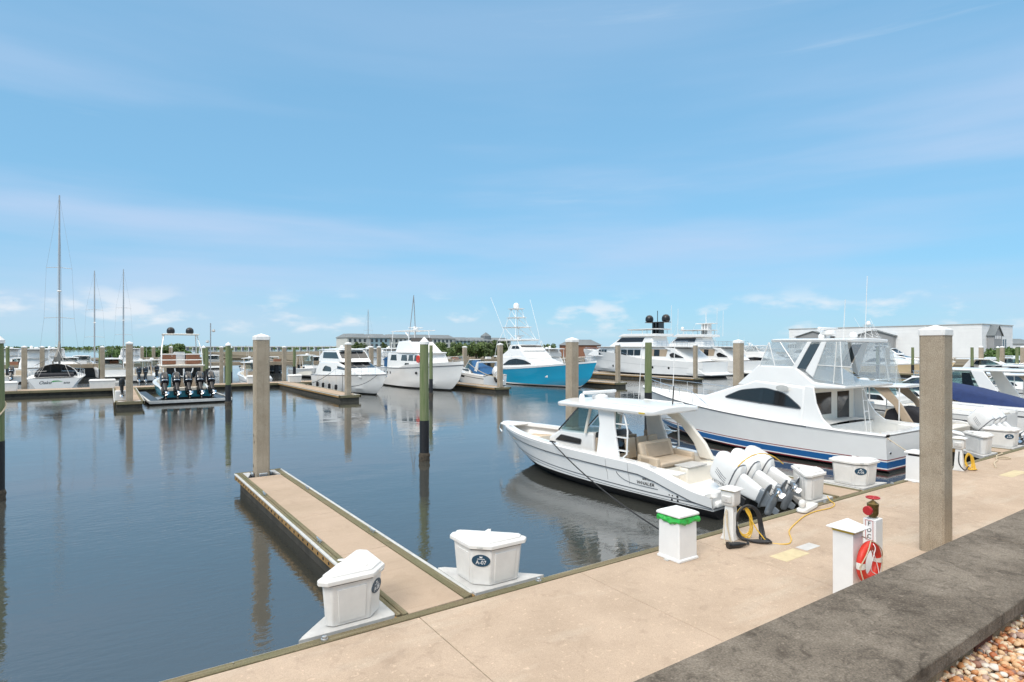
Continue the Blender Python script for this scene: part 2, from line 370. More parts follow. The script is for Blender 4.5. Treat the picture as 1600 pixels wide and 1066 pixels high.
# ------------------------------------------------------------------ main dock
dock = tag(MB().box(-14, 92, 3.25, 8.0, -.35, DZ-.14).build('dock_walkway', 'float_dark'), kind='structure')
x = 3.8-3.12*6; k = 0
while x < 90:
    MB().box(x+.005, x+3.12-.005, 3.2, 8.06, DZ-.14, DZ+(.0 if k % 2 else .001)).build('slab', 'dock_concrete', dock, bevel=.008); x += 3.12; k += 1
x = -14.6
while x < 88:
    MB().box(x+.004, x+4.9-.004, 8.064, 8.15, DZ-.20, DZ+.018).build('inner_waler', 'waler_wood', dock, bevel=.01)
    MB().box(x+1.2, x+6.1-.008, 8.154, 8.235, DZ-.22, DZ+.008).build('outer_waler', 'waler_wood', dock, bevel=.01)
    x += 4.9
for a, b in ((-14, 2.3), (6.35, 8.6), (9.8, 14.4), (19.6, 26.2), (31.2, 60)):
    MB().box(a, b, 8.238, 8.262, DZ-.12, DZ-.005).build('rub_strip', 'vinyl_grey', dock, bevel=.006)
def plate(x0, x1, y0, y1, m): MB().box(x0, x1, y0, y1, DZ-.02, DZ+.006).build('access_plate', m, dock, bevel=.004)
plate(10.45, 11.25, 6.3, 6.65, 'plate_yellow'); plate(11.35, 11.85, 6.42, 6.66, 'plate_grey'); plate(23.0, 24.4, 6.5, 6.85, 'plate_yellow')
for bx in (2.42, 6.05, 15.2, 18.9): 
    MB().lathe([(.05, 0), (.05, .02), (.035, .024), (.035, .05), (.02, .055)], (bx, 8.13, DZ+.018), 10).build('waler_bolt', 'galvanised', dock)

# ------------------------------------------------------------------ finger piers
def cleat(mb, x, y, along='y'):
    d = (0, 1) if along == 'y' else (1, 0)
    for q in (-.06, .06): mb.lathe([(.02, 0), (.014, .05)], (x+d[0]*q, y+d[1]*q, DZ+.015), 8)
    mb.tube([(x-d[0]*.16, y-d[1]*.16, DZ+.075), (x-d[0]*.08, y-d[1]*.08, DZ+.065), (x+d[0]*.08, y+d[1]*.08, DZ+.065), (x+d[0]*.16, y+d[1]*.16, DZ+.075)], .015, 6)
def finger(xc, y0, y1, label, w=1.5, near=True, group=None):
    """pier from y0 (root) to y1 (outer end, with the pile)"""
    sgn = 1 if y1 > y0 else -1; Ln = abs(y1-y0)
    t = thing('finger_pier', label, 'pier', (xc, y0, 0), 0 if sgn > 0 else 180, group); h = w/2
    MB().box(-h+.15, h-.15, .05, Ln-.1, -.3, DZ-.20).build('float', 'float_dark', t)
    n = 4 if near else 1; l = Ln/n
    for i in range(n): MB().box(-h+.22, h-.22, i*l+.006, (i+1)*l-.006-(.9 if i == n-1 else 0), DZ-.13, DZ-.002).build('slab', 'finger_concrete', t, bevel=.008)
    MB().box(-h+.22, h-.22, Ln-.9, Ln-.1, DZ-.16, DZ-.05).build('pile_well', 'pile_black', t)
    for sx in (-1, 1):
        c = [(sx*(h-.22), Ln-.88), (sx*(h-.22), Ln-.1), (sx*.28, Ln-.1), (sx*.28, Ln-.3)]
        MB().prism(c, DZ-.04, DZ+.012).build('corner_plate', 'plate_grey', t)
        a = 0
        while a < Ln-.05:
            b = min(a+(4.1 if near else 30), Ln)
            x0, x1 = sorted((sx*(h-.215), sx*(h-.125))); MB().box(x0, x1, a+.004, b-.004, DZ-.16, DZ+.016).build('inner_waler', 'waler_wood_y', t, bevel=.01 if near else 0)
            x0, x1 = sorted((sx*(h-.121), sx*(h-.04))); MB().box(x0, x1, a+.05, b+(.04 if b < Ln else 0), DZ-.18, DZ+.006).build('outer_waler', 'waler_wood_y', t, bevel=.01 if near else 0)
            x0, x1 = sorted((sx*(h-.037), sx*h)); MB().box(x0, x1, a+.004, b-.004, DZ-.17, DZ-.012).build('side_board', 'side_timber', t, bevel=.006 if near else 0)
            a = b
        x0, x1 = sorted((sx*(h-.045), sx*(h+.02))); MB().box(x0, x1, .1, Ln-.02, DZ-.028, DZ+.012).build('rub_strip', 'vinyl_grey', t, bevel=.01)
        if near:
            q = MB()
            for i in range(int(Ln/.34)): q.lathe([(.022, 0), (.022, .02), (.008, .022)], (0, 0, 0), 6, 'x') if False else q.box(*sorted((sx*h, sx*(h+.014))), .3+i*.34-.018, .3+i*.34+.018, DZ-.125, DZ-.075)
            tag(q.build('bolt_row', 'pile_black', t), kind='stuff')
            for yy in (.33, .72):
                q = MB(); cleat(q, sx*(h-.13), Ln*yy); q.build('cleat', 'galvanised', t)
    MB().box(-h, h, Ln-.097, Ln, DZ-.2, DZ+.018).build('end_waler', 'waler_wood', t, bevel=.01)
    if near:
        for (a, b, c, d) in ((-.30, -.235, -.12, .12), (.235, .30, -.12, .12), (-.12, .12, -.31, -.24), (-.12, .12, .235, .30)): MB().box(a, b, Ln-.45+c, Ln-.45+d, DZ-.05, DZ+.07).build('pile_guide', 'galvanised', t, bevel=.02)
    return t
finger(4.2, 8.27, 20.5, 'bare concrete finger pier with mossy timber edges between the two triangular dock boxes', 1.4).rotation_euler = (0, 0, R(1.1))
finger(16.75, 8.27, 20.5, 'finger pier between the open console boat and the blue striped sportfisher')
finger(28.6, 8.27, 20.5, 'finger pier between the blue striped sportfisher and the boat with a black covered seat')

# ------------------------------------------------------------------ piles
def conc_pile(x, y, label, top=4.75, w=.43, group=None, marks=False, rz=0.):
    t = thing('concrete_pile', label, 'pile', (x, y, 0), rz, group); h = w/2; c = .035
    oct_ = [(-h+c, -h), (h-c, -h), (h, -h+c), (h, h-c), (h-c, h), (-h+c, h), (-h, h-c), (-h, -h+c)]
    MB().prism(oct_, -3, top).build('shaft', 'pile_conc', t)
    k = 1.07; e = [(p[0]*k, p[1]*k) for p in oct_]
    MB().loft([[(*p, top-.02) for p in e], [(*p, top+.10) for p in e], [(p[0]*.04, p[1]*.04, top+.19) for p in e]]).build('cap', 'pile_cap', t, bevel=.01)
    if marks:
        for (my, mz) in ((.03, 1.72), (-.06, 1.52), (.1, .75)): MB().prism([(my-.05, mz-.03), (my+.05, mz-.045), (my+.06, mz+.02), (my-.02, mz+.05)], -h-.003, -h+.01, 'x').build('patch', 'barnacle', t)
    return t
def wood_pile(x, y, label, top=4.7, r=.18, cap=True, black=1.6, group=None, m='pile_green'):
    t = thing('timber_pile', label, 'pile', (x, y, 0), random.uniform(0, 360), group)
    MB().tube([(0, 0, black-.1), (.01, 0, (black+top)/2), (0, .012, top)], [r*1.02, r, r*.95], 14).build('shaft', m, t)
    MB().tube([(0, 0, -3), (0, 0, black)], r*1.06, 14).build('sleeve', 'pile_black', t)
    MB().lathe([(r*1.1, -.1), (r*1.28, -.02), (r*1.15, .1), (r*1.3, .2), (r*1.09, .32)], (0, 0, 0), 11).build('barnacle_ring', 'barnacle', t)
    if cap: MB().lathe([(r*1.06, top-.08), (r*1.06, top+.02), (.01, top+.22)], (0, 0, 0), 16).build('cap', 'pile_cap', t)
    return t
conc_pile(3.975, 20.05, 'concrete pile with dark patches at the end of the bare near finger pier', marks=True)
conc_pile(16.75, 20.05, 'square concrete pile behind the bow of the open console boat')
conc_pile(28.6, 20.05, 'square concrete pile seen just beyond the bow of the blue striped sportfisher')
conc_pile(13.45, 5.0, 'large square concrete pile rising through the main dock beside the seawall')
wood_pile(10.35, 21.5, 'green timber pile with a white cone cap and black sleeve in open water')
wood_pile(-2.75, 22.9, 'green timber pile with a pale rope loop round it', black=1.75)
wood_pile(22.75, 21.2, 'green flat topped timber pile behind the hardtop of the open console boat', cap=False, top=4.75, black=2.2)
wood_pile(7.6, 50.5, 'dark capped timber pile behind the shaft of the patched concrete pile', r=.2)
wood_pile(24.4, 49.3, 'slim green flat topped timber pile in front of the white trawler yacht', cap=False, r=.17)
MB().tube([(-2.75+.21*math.cos(a), 22.9+.21*math.sin(a), 2.65-.25*math.cos(a+2.2)) for a in [i*.35 for i in range(19)]], .022, 6).build('mooring_rope', 'rope').__setitem__('label', 'pale rope tied in a loop round a green timber pile')
bpy.data.objects['mooring_rope']['category'] = 'rope'

# opposite dock and its fingers
odock = tag(MB().box(-60, 67, 70.2, 72.9, -.3, DZ-.15).build('opposite_dock', 'float_dark'), kind='structure')
for i in range(26): MB().box(-60+i*4.9+.01, -60+(i+1)*4.9-.01, 70.1, 73, DZ-.15, DZ).build('slab', 'finger_concrete', odock)
for i in range(26): MB().box(-60+i*4.9+.01, -60+(i+1)*4.9-.01, 69.98, 70.095, DZ-.2, DZ+.015).build('waler', 'waler_wood', odock)
for xf, e, lb in ((1.2, 52, 'short far finger pier beside the boat with five black outboards'), (16.6, 48.6, 'far finger pier beside the white cabin cruiser'),
              (32.5, 49.6, 'far finger pier between the trawler yacht and the blue hulled sportfisher'), (47.8, 48.6, 'far finger pier off the bow of the blue hulled sportfisher'), (63.0, 50, 'far finger pier ahead of the long white motor yacht')):
    finger(xf, 69.95, e, lb, 1.9, False)
    conc_pile(xf, e+.55, {1.2: 'concrete pile beside the stern of the boat with five black outboards', 16.6: 'concrete pile in front of the white cabin cruiser', 32.5: 'concrete pile off the stern of the blue hulled sportfisher',
                          47.8: 'concrete pile in front of the long white motor yacht', 63: 'concrete pile off the stern of the long white motor yacht'}[xf], w=.45)
PL = {38: 'square concrete pile in front of the flybridge cruiser', 66: 'square concrete pile behind the sailing yacht stern', 160: 'square concrete pile beside the white box at the root of the short far pier', 222: 'far concrete pile behind the T top boat', 444: 'concrete pile behind the grey windowed boat',
      580: 'concrete pile between the cabin cruiser and the trawler yacht', 726: 'concrete pile off the bow of the trawler yacht', 1387: 'concrete pile in front of the cream hulled sportfisher', 1533: 'concrete pile in front of the warehouse entrance tower', 346: 'concrete pile beside the breakwater pier'}
WL = {12: 'dark timber pile at the stern of the open boat with one black outboard', 157: 'timber pile touching the concrete pile by the white box', 360: 'green capped timber pile in open water between the five engine boat and the patched pile', 318: 'green capped timber pile beside the five engine boat', 460: 'dark timber pile under the flared bow of the fishing boat',
      1371: 'dark timber pile at the bow of the cream hulled sportfisher', 1426: 'dark timber pile amidships of the cream hulled sportfisher'}
lab = 'distant square concrete pile with a white cap among the far moorings'
def far_at(px, t): l = t*(px-800)/928; return t*.5606+l*.828, t*.828-l*.5606
for px, t in ((38, 68), (66, 78), (160, 72), (222, 100), (240, 100), (267, 95), (346, 92), (413, 88), (444, 82), (580, 80), (592, 88), (726, 80), (1387, 92), (1533, 88), (1566, 88), (1598, 86)):
    conc_pile(*far_at(px, t), PL.get(px, lab), group='distant concrete piles', w=.5, top=4.5)
for px, t in ((12, 76), (157, 74), (318, 68), (323, 74), (308, 80), (360, 66), (460, 84), (1371, 90), (1426, 92), (1519, 86), (1559, 86), (1589, 84)):
    wood_pile(*far_at(px, t), WL.get(px, 'distant dark timber pile with a black foot among the far moorings'), group='distant timber piles', cap=px in (318, 360, 1559), r=.2, black=1.8, top=4.5)
bw = thing('breakwater_pier', 'long low fixed timber pier crossing behind the far boats', 'pier', (0, 109, 0))
for i in range(24):
    MB().box(-90+i*8+.02, -82+i*8-.02, 0, 3, 1.45, 2.0).build('deck_beam', 'far_wood', bw); MB().box(-88+i*8, -87.4+i*8, .6, 1.2, -2, 1.45).build('post', 'pile_black', bw); MB().box(-84+i*8, -83.4+i*8, .6, 1.2, -2, 1.45).build('post', 'pile_black', bw)
for i in range(46): MB().box(-88+i*4, -86.9+i*4, 1.2, 2, 2, 2.45).build('planter', ('white_paint', 'brick_red', 'far_wood')[i % 3], bw)

# ------------------------------------------------------------------ dock boxes on their corner plates
BOXP = [(.30, .06), (.90, .06), (.99, .15), (.99, .21), (.21, .99), (.15, .99), (.06, .90), (.06, .30)]     # legs on +x and +y, chamfer faces the dock corner
def dock_box(x, y, mirror, label, txt=None):
    t = thing('dock_box', label, 'dock box', (x, y, 0)); s = -1 if mirror else 1
    P = lambda k=1., o=0.: [(s*(.42+(px-.42)*k), .42+(py-.42)*k) for px, py in BOXP]
    z0, z1 = DZ+.03, DZ+.66
    MB().loft([[(*p, z0) for p in P(.90)], [(*p, z1) for p in P(1.0)]]).build('body', 'dock_plastic', t, bevel=.022)
    def panel(a, b, zz0, zz1):          # raised panel on the flank between plan points a, b
        q = MB(); nrm = Vector((b[1]-a[1], a[0]-b[0], 0)).normalized(); c = Vector((s*.45, .45, 0))
        if nrm.dot(Vector((*a, 0))-c) < 0: nrm = -nrm
        ring = []
        for (u, z) in ((.14, zz0), (.86, zz0), (.86, zz1), (.14, zz1)):
            k = .90+.10*(z-z0)/(z1-z0); pa = Vector((s*.42+(a[0]-s*.42)*k, .42+(a[1]-.42)*k, z)); pb = Vector((s*.42+(b[0]-s*.42)*k, .42+(b[1]-.42)*k, z)); ring.append(pa.lerp(pb, u))
        q.loft([[p-nrm*.02 for p in ring], [p+nrm*.012 for p in ring]]).build('panel', 'dock_plastic', t, bevel=.008)
    p = P(); panel(p[0], p[1], z0+.05, z1-.1); panel(p[6], p[7], z0+.05, z1-.1); panel(p[3], p[4], z0+.05, z1-.1)
    L0 = P(1.13); L1 = P(1.13); L2 = P(.98); L3 = P(.72)
    lid = MB().loft([[(*q, z1-.015) for q in L0], [(*q, z1+.05) for q in L1], [(*q, z1+.075) for q in L2], [(*q, z1+.10) for q in L2], [(*q, z1+.125) for q in L3]]).build('lid', 'dock_plastic', t, bevel=.012)
    MB().loft([[(*q, z1-.035) for q in P(1.02)], [(*q, z1-.013) for q in P(1.03)]]).build('lid_gap_strip', 'stripe_grey', t)  # dark ring paints in the shaded gap between lid and body
    q = MB()
    for a, b in ((0, 3.5), (7, 3.5)):
        pa = Vector((*L3[a], z1+.125)); pb = Vector((s*.62, .62, z1+.125)); d = (pb-pa); nn = d.cross(Vector((0, 0, 1))).normalized()*.03
        q.loft([[pa+nn, pa-nn, pb-nn, pb+nn], [v+Vector((0, 0, .014)) for v in (pa+nn*.6, pa-nn*.6, pb-nn*.6, pb+nn*.6)]])
    q.build('rib', 'dock_plastic', lid, bevel=.006)
    n = Vector((-s, -1, 0)).normalized(); xd = Vector((0, 0, 1)).cross(n)
    MB().obox(Vector((s*.12, .12, z1+.03)), (.1, .012, .025), frame((0, 0, 0), xd, (0, 0, 1)).to_3x3()).build('hasp', 'vinyl_grey', t)
    if txt:
        zc = z0+.42; k = .90+.10*(zc-z0)/(z1-z0); c = Vector((s*(.42+(.18-.42)*k), .42+(.18-.42)*k, zc))+n*.002
        T = frame(c, xd, n); e = MB(); e.lathe([(.16, -.01), (.16, .007)], (0, 0, 0), 24, sy=.62); e.xf(T); pl = e.build('number_plate', 'label_navy', t)
        text('number', txt, .092, T @ Matrix.Translation((0, -.032, .0085)), 'print_white', pl); e = MB(); e.box(-.065, .065, .022, .030, .007, .009); e.xf(T); e.build('emblem_bar', 'print_white', pl)
        e = MB(); e.add([(-.022, .045, .009), (.022, .045, .009), (.026, .075, .009), (.009, .06, .009), (0, .08, .009), (-.009, .06, .009), (-.026, .075, .009)], [(0, 1, 2, 3, 4, 5, 6)]); e.xf(T); e.build('emblem', 'print_white', pl)
    # its white corner plate
    g = tag(MB().prism([(x-s*.03, y-.0), (x+s*1.36, y), (x+s*1.28, y+.10), (x+s*.09, y+1.30), (x-s*.03, y+1.34)], DZ-.1, DZ+.026).build('corner_platform', 'plate_grey', bevel=.006),
            'pale grey corner plate under the '+(('dock box numbered '+txt) if txt else 'plain dock box by the '+('tilted outboards' if x < 20 else 'coiled yellow hose')), 'platform')
    return t
dock_box(4.93, 8.29, False, 'white triangular dock box with navy oval plate A-07 beside the bare finger pier', 'A-07')
dock_box(3.48, 8.29, True, 'white triangular dock box with its oval plate turned away, beside the bare finger pier', 'A-08')
dock_box(15.90, 8.29, True, 'plain white dock box beside the tilted outboards of the console boat')
dock_box(17.60, 8.29, False, 'white dock box with navy oval plate A-06 beside the sportfisher stern', 'A-06')
dock_box(27.75, 8.29, True, 'plain white dock box beside the far power pedestal with a coiled yellow hose')
dock_box(29.45, 8.29, False, 'white dock box with navy oval plate A-04 beyond the big dock pile', 'A-04')

# ------------------------------------------------------------------ bins, pedestals, hoses
def bin_(x, y, label, bag=True):
    t = thing('trash_bin', label, 'trash bin', (x, y, DZ)); sq = lambda a: [(-a, -a), (a, -a), (a, a), (-a, a)]
    MB().loft([[(*p, 0) for p in sq(.275)], [(*p, .045) for p in sq(.272)], [(*p, .05) for p in sq(.25)], [(*p, .76) for p in sq(.245)]]).build('body', 'white_paint', t, bevel=.01)
    MB().loft([[(*p, .83) for p in sq(.285)], [(*p, .875) for p in sq(.285)], [(*p, .905) for p in sq(.23)]]).build('lid', 'white_paint', t, bevel=.012)
    if bag:
        rn = random.Random(2); rings = []
        for z, a in ((.83, .24), (.80, .285), (.74, .30), (.70, .275), (.705, .25), (.76, .247)):
            ring = []
            for i in range(48):
                th = math.tau*i/48; c, s_ = math.cos(th), math.sin(th); k = 1/max(abs(c), abs(s_)); w = 1+.035*math.sin(th*9+z*20)+.02*rn.uniform(-1, 1)
                ring.append((a*k*c*w*.98, a*k*s_*w*.98, z+.02*math.sin(th*5+1)*(z < .8)+.012*rn.uniform(-1, 1)))
            rings.append(ring)
        MB().loft(rings, caps=False).build('bag', 'bin_green', t)
    else: MB().loft([[(*p, .758) for p in sq(.2)], [(*p, .832) for p in sq(.2)]]).build('neck', 'print_black', t)
    for sx in (-1, 1): MB().box(sx*.30-.04, sx*.30+.04, -.05, .05, 0, .015).build('foot', 'plate_grey', t)
    return t
bin_(8.98, 7.62, 'white square trash bin with a green liner showing under its lid')
bin_(20.05, 7.9, 'white square trash bin mostly hidden behind the big dock pile', False)
def ell(c, a, b, tilt, n=28, ph=0., plane='yz'):
    out = []
    for i in range(n+1):
        th = math.tau*i/n+ph; u, v = a*math.cos(th), b*math.sin(th)
        out.append((c[0]+u*tilt[0], c[1]+u*tilt[1], c[2]+v))
    return out
def pedestal(x, y, label):
    t = thing('power_pedestal', label, 'pedestal', (x, y, DZ), 8); sq = lambda a, b: [(-a, -b), (a, -b), (a, b), (-a, b)]
    MB().loft([[(*p, 0) for p in sq(.165, .15)], [(*p, .02) for p in sq(.165, .15)], [(*p, .1) for p in sq(.13, .12)], [(*p, .74) for p in sq(.085, .085)]]).build('post', 'dock_plastic', t, bevel=.015)
    MB().loft([[(*p, .70) for p in sq(.12, .12)], [(*p, .76) for p in sq(.145, .145)], [(*p, 1.02) for p in sq(.15, .15)]]).build('head', 'dock_plastic', t, bevel=.02)
    MB().loft([[(*p, 1.018) for p in sq(.152, .152)], [(*p, 1.035) for p in sq(.152, .152)]]).build('lamp_band', 'gold_trim', t)
    MB().loft([[(*p, 1.034) for p in sq(.20, .20)], [(*p, 1.055) for p in sq(.20, .20)], [(*p, 1.11) for p in sq(.05, .05)]]).build('cap', 'dock_plastic', t, bevel=.012)
    for sx in (-1, 1):
        o = MB().obox((sx*.165, 0, .86), (.06, .2, .15), Matrix.Rotation(sx*.25, 3, 'Y')).build('socket_cover', 'dock_plastic', t, bevel=.015)
        MB().lathe([(.03, -.2*0), (.03, .012)], (sx*.197, 0, .86), 10, 'x').build('socket', 'plate_grey', o)
    MB().box(-.045, .045, -.094, -.08, .57, .66).build('meter', 'plate_grey', t)
    return t
pedestal(10.75, 7.72, 'white power pedestal with coiled hose and cables beside the console boat stern')
def loops(name, label, cat, m, c, r, spec, tail=None):
    pts = []
    rn = random.Random(len(name)+int(c[0]*7))
    for (a, b, dx, dz, lean) in spec:
        for i in range(22):
            th = math.tau*i/22+1.57; u = a*math.cos(th); v = b*math.sin(th)
            # hangs on the pedestal's side that faces the walkway; lower half leans out and lies on the dock
            z = c[2]+dz+v; dn = max(0, -v); y = c[1]-.10-u*.52-lean*dn*.75-dx*.3; xx = c[0]+dx+u*.86-lean*dn*.15
            if z < DZ+r+.01: y -= (DZ+r+.01-z)*.75; xx += (DZ+r+.01-z)*.25; z = DZ+r+.012+.02*abs(math.sin(th*3))
            pts.append((xx+rn.uniform(-.006, .006), y, z))
    if tail: pts += tail
    return tag(MB().curve(pts, r, 6, 3).build(name, m), label, cat)
loops('water_hose', 'yellow water hose coiled on the near power pedestal and running along the dock', 'hose', 'hose_yellow', (10.98, 7.68, .86), .013,
      [(.15, .27, 0, .0, .2), (.17, .29, .01, -.01, .25), (.16, .31, .02, -.03, .3), (.18, .33, .01, -.03, .22), (.14, .28, 0, -.02, .28)],
      [(11.15, 7.2, DZ+.05), (11.35, 6.85, DZ+.015), (11.7, 6.95, DZ+.015), (12.2, 7.3, DZ+.015), (12.9, 7.55, DZ+.015), (13.6, 7.75, DZ+.015), (14.2, 7.82, DZ+.015), (14.8, 7.78, DZ+.015), (15.25, 7.9, DZ+.015), (15.45, 8.12, DZ+.035), (15.5, 8.22, DZ+.12)])
loops('shore_power_cable', 'thick black power cable coiled at the foot of the near power pedestal', 'cable', 'cable_black', (10.96, 7.62, .80), .02,
      [(.24, .40, .05, -.0, .5), (.26, .42, .06, -.02, .6), (.25, .44, .07, -.03, .7), (.28, .43, .08, -.04, .55), (.27, .45, .06, -.05, .65), (.29, .46, .08, -.05, .75)])
tag(MB().curve([(10.6, 7.72, 1.14), (10.5, 7.7, .95), (10.40, 7.62, .62), (10.32, 7.55, .53), (10.42, 7.5, .535), (10.50, 7.64, .9), (10.6, 7.70, 1.12), (10.52, 7.62, .8), (10.46, 7.5, .54), (10.3, 7.42, .53)], .011, 6).build('beige_rope', 'rope'), 'beige rope hanging from the near power pedestal', 'rope')
t = thing('cable_plug', 'black cable plug lying on the dock by the near power pedestal', 'plug', (10.35, 7.3, DZ), -20)
MB().lathe([(.05, -.16), (.062, -.1), (.062, .06), (.05, .1), (.03, .2)], (0, 0, .06), 12, 'x').build('plug_body', 'black_plastic', t)
MB().lathe([(.07, -.2), (.07, -.15)], (0, 0, .07), 12, 'x').build('plug_ring', 'black_plastic', t); MB().tube([(.2, 0, .06), (.35, .1, .03), (.45, .3, .025), (.40, .38, .03)], .02).build('lead', 'cable_black', t)
pedestal(22.9, 7.85, 'white power pedestal with a tangled yellow hose beyond the big dock pile')
loops('short_hose', 'tangled short yellow hose hanging on the farther power pedestal', 'hose', 'hose_yellow', (23.2, 7.8, .80), .02, [(.10, .22, 0, .0, .3), (.13, .26, .03, -.04, .4), (.11, .3, 0, -.06, .5), (.15, .28, .05, -.08, .5)])
tag(MB().curve([(22.6, 7.75, 1.15), (22.45, 7.7, .8), (22.6, 7.6, .58), (22.95, 7.62, .66)], .018).build('pedestal_lead', 'cable_black'), 'black lead looping at the foot of the farther power pedestal', 'cable')
tag(MB().curve([(24.3, 7.3, DZ+.02), (25.2, 7.62, DZ+.02), (25.9, 7.75, DZ+.02), (26.5, 7.95, DZ+.03), (26.9, 7.85, DZ+.03), (26.7, 7.6, DZ+.03), (26.3, 7.8, DZ+.04), (26.75, 8.02, DZ+.05), (27.6, 8.1, DZ+.04)], .022).build('dock_line', 'rope'), 'pale mooring line lying loose along the dock edge near the plain box', 'rope')

# square post with life ring, fire department standpipe
t = thing('lamp_post', 'white square post with a pyramid cap and gold trim behind the life ring', 'post', (9.58, 4.76, DZ)); sq = lambda a: [(-a, -a), (a, -a), (a, a), (-a, a)]
MB().loft([[(*p, 0) for p in sq(.155)], [(*p, 1.13) for p in sq(.155)]]).build('post', 'white_paint', t, bevel=.008)
MB().loft([[(*p, 1.131) for p in sq(.165)], [(*p, 1.175) for p in sq(.165)]]).build('trim_band', 'gold_trim', t, bevel=.004)
MB().loft([[(*p, 1.176) for p in sq(.225)], [(*p, 1.195) for p in sq(.225)], [(*p, 1.32) for p in sq(.012)]]).build('cap', 'white_paint', t, bevel=.006)
MB().tube([(.1, -.15, 1.06), (.1, -.24, 1.05), (.1, -.25, 1.10)], .012).build('hook', 'steel', t)
t = thing('life_ring', 'red life ring with white bands hung on the white square post', 'life ring', (9.72, 4.51, DZ+.68))
Rr, rr = .255, .072
def torus(a0, a1, k=1., n=40):
    rings = []
    for i in range(n+1):
        a = a0+(a1-a0)*i/n; d = Vector((math.cos(a), 0, math.sin(a))); rings.append([d*(Rr+rr*k*math.cos(b))+Vector((0, rr*k*.85*math.sin(b), 0)) for b in (math.tau*j/14 for j in range(14))])
    return MB().loft(rings)
torus(0, math.tau-1e-4, 1, 72).build('ring', 'ring_red', t)
for a in (0, 180): torus(R(a-9), R(a+9), 1.03, 8).build('band', 'reflective', t)
pts = []
for q in range(4):
    for i in range(8):
        f = i/7; a = R(q*90+90*f); rad = Rr+rr+.012+.0*f-.03*math.sin(f*math.pi)+.05*math.sin(f*math.pi)*(q == 2); pts.append((rad*math.cos(a), -.03-.045*math.sin(f*math.pi), rad*math.sin(a)-.03*math.sin(f*math.pi)))
MB().tube(pts, .009).build('grab_line', 'rope', t)
pts = [(.0, -.06, .30), (-.02, -.10, .24), (-.10, -.105, .12), (-.13, -.09, .0), (-.08, -.08, -.1), (.02, -.09, -.16), (.10, -.10, -.20), (.13, -.11, -.24), (.08, -.11, -.27), (.04, -.10, -.22), (.09, -.10, -.14), (.06, -.07, .05), (.0, -.05, .2)]
MB().curve(pts, .006).build('throw_line', 'print_white', t)
t = thing('fire_standpipe', 'white standpipe post with brass hose valve and red handwheel, lettered FDC', 'standpipe', (10.52, 4.82, DZ))
MB().box(-.12, .12, -.10, .10, 0, 1.16).build('post', 'white_paint', t, bevel=.008); MB().box(-.07, .07, -.06, .06, 1.16, 1.175).build('top_plate', 'plate_grey', t)
MB().lathe([(.06, 1.17), (.06, 1.2), (.075, 1.21), (.085, 1.25), (.085, 1.36), (.09, 1.37), (.09, 1.40), (.05, 1.43), (.025, 1.45)], n=14).build('valve_body', 'brass', t)
MB().lathe([(.055, -.16), (.05, -.09), (.045, 0)], (0, 0, 1.31), 12, 'x').build('outlet', 'brass', t); MB().lathe([(.07, -.195), (.075, -.19), (.075, -.15), (.055, -.145)], (0, 0, 1.31), 12, 'x').build('outlet_cap', 'valve_red', t)
MB().tube([(0, 0, 1.42), (0, 0, 1.50)], .013).build('stem', 'brass', t)
q = MB(); q.tube([(.095*math.cos(a), .095*math.sin(a), 1.50) for a in [math.tau*i/20 for i in range(21)]], .014, 8)
for a in range(5): q.tube([(0, 0, 1.50), (.09*math.cos(a*1.2566), .09*math.sin(a*1.2566), 1.50)], .010)
q.build('handwheel', 'valve_red', t)
T = frame((-.121, 0, .98), (0, -1, 0), (-1, 0, 0)); s_ = MB(); s_.box(-.065, .065, -.17, .17, 0, .003); s_.xf(T); sg = s_.build('sign', 'print_white', t)
for i, c in enumerate('FDC'): text('letter', c, .10, T @ Matrix.Translation((0, .105-.105*i, .005)), 'print_black', sg)
s_ = MB()
for a, b, c, d in ((-.062, .062, .155, .163), (-.062, .062, -.163, -.155), (-.062, -.054, -.16, .16), (.054, .062, -.16, .16)): s_.box(a, b, c, d, .003, .0045)
s_.xf(T); s_.build('sign_border', 'print_red', sg)
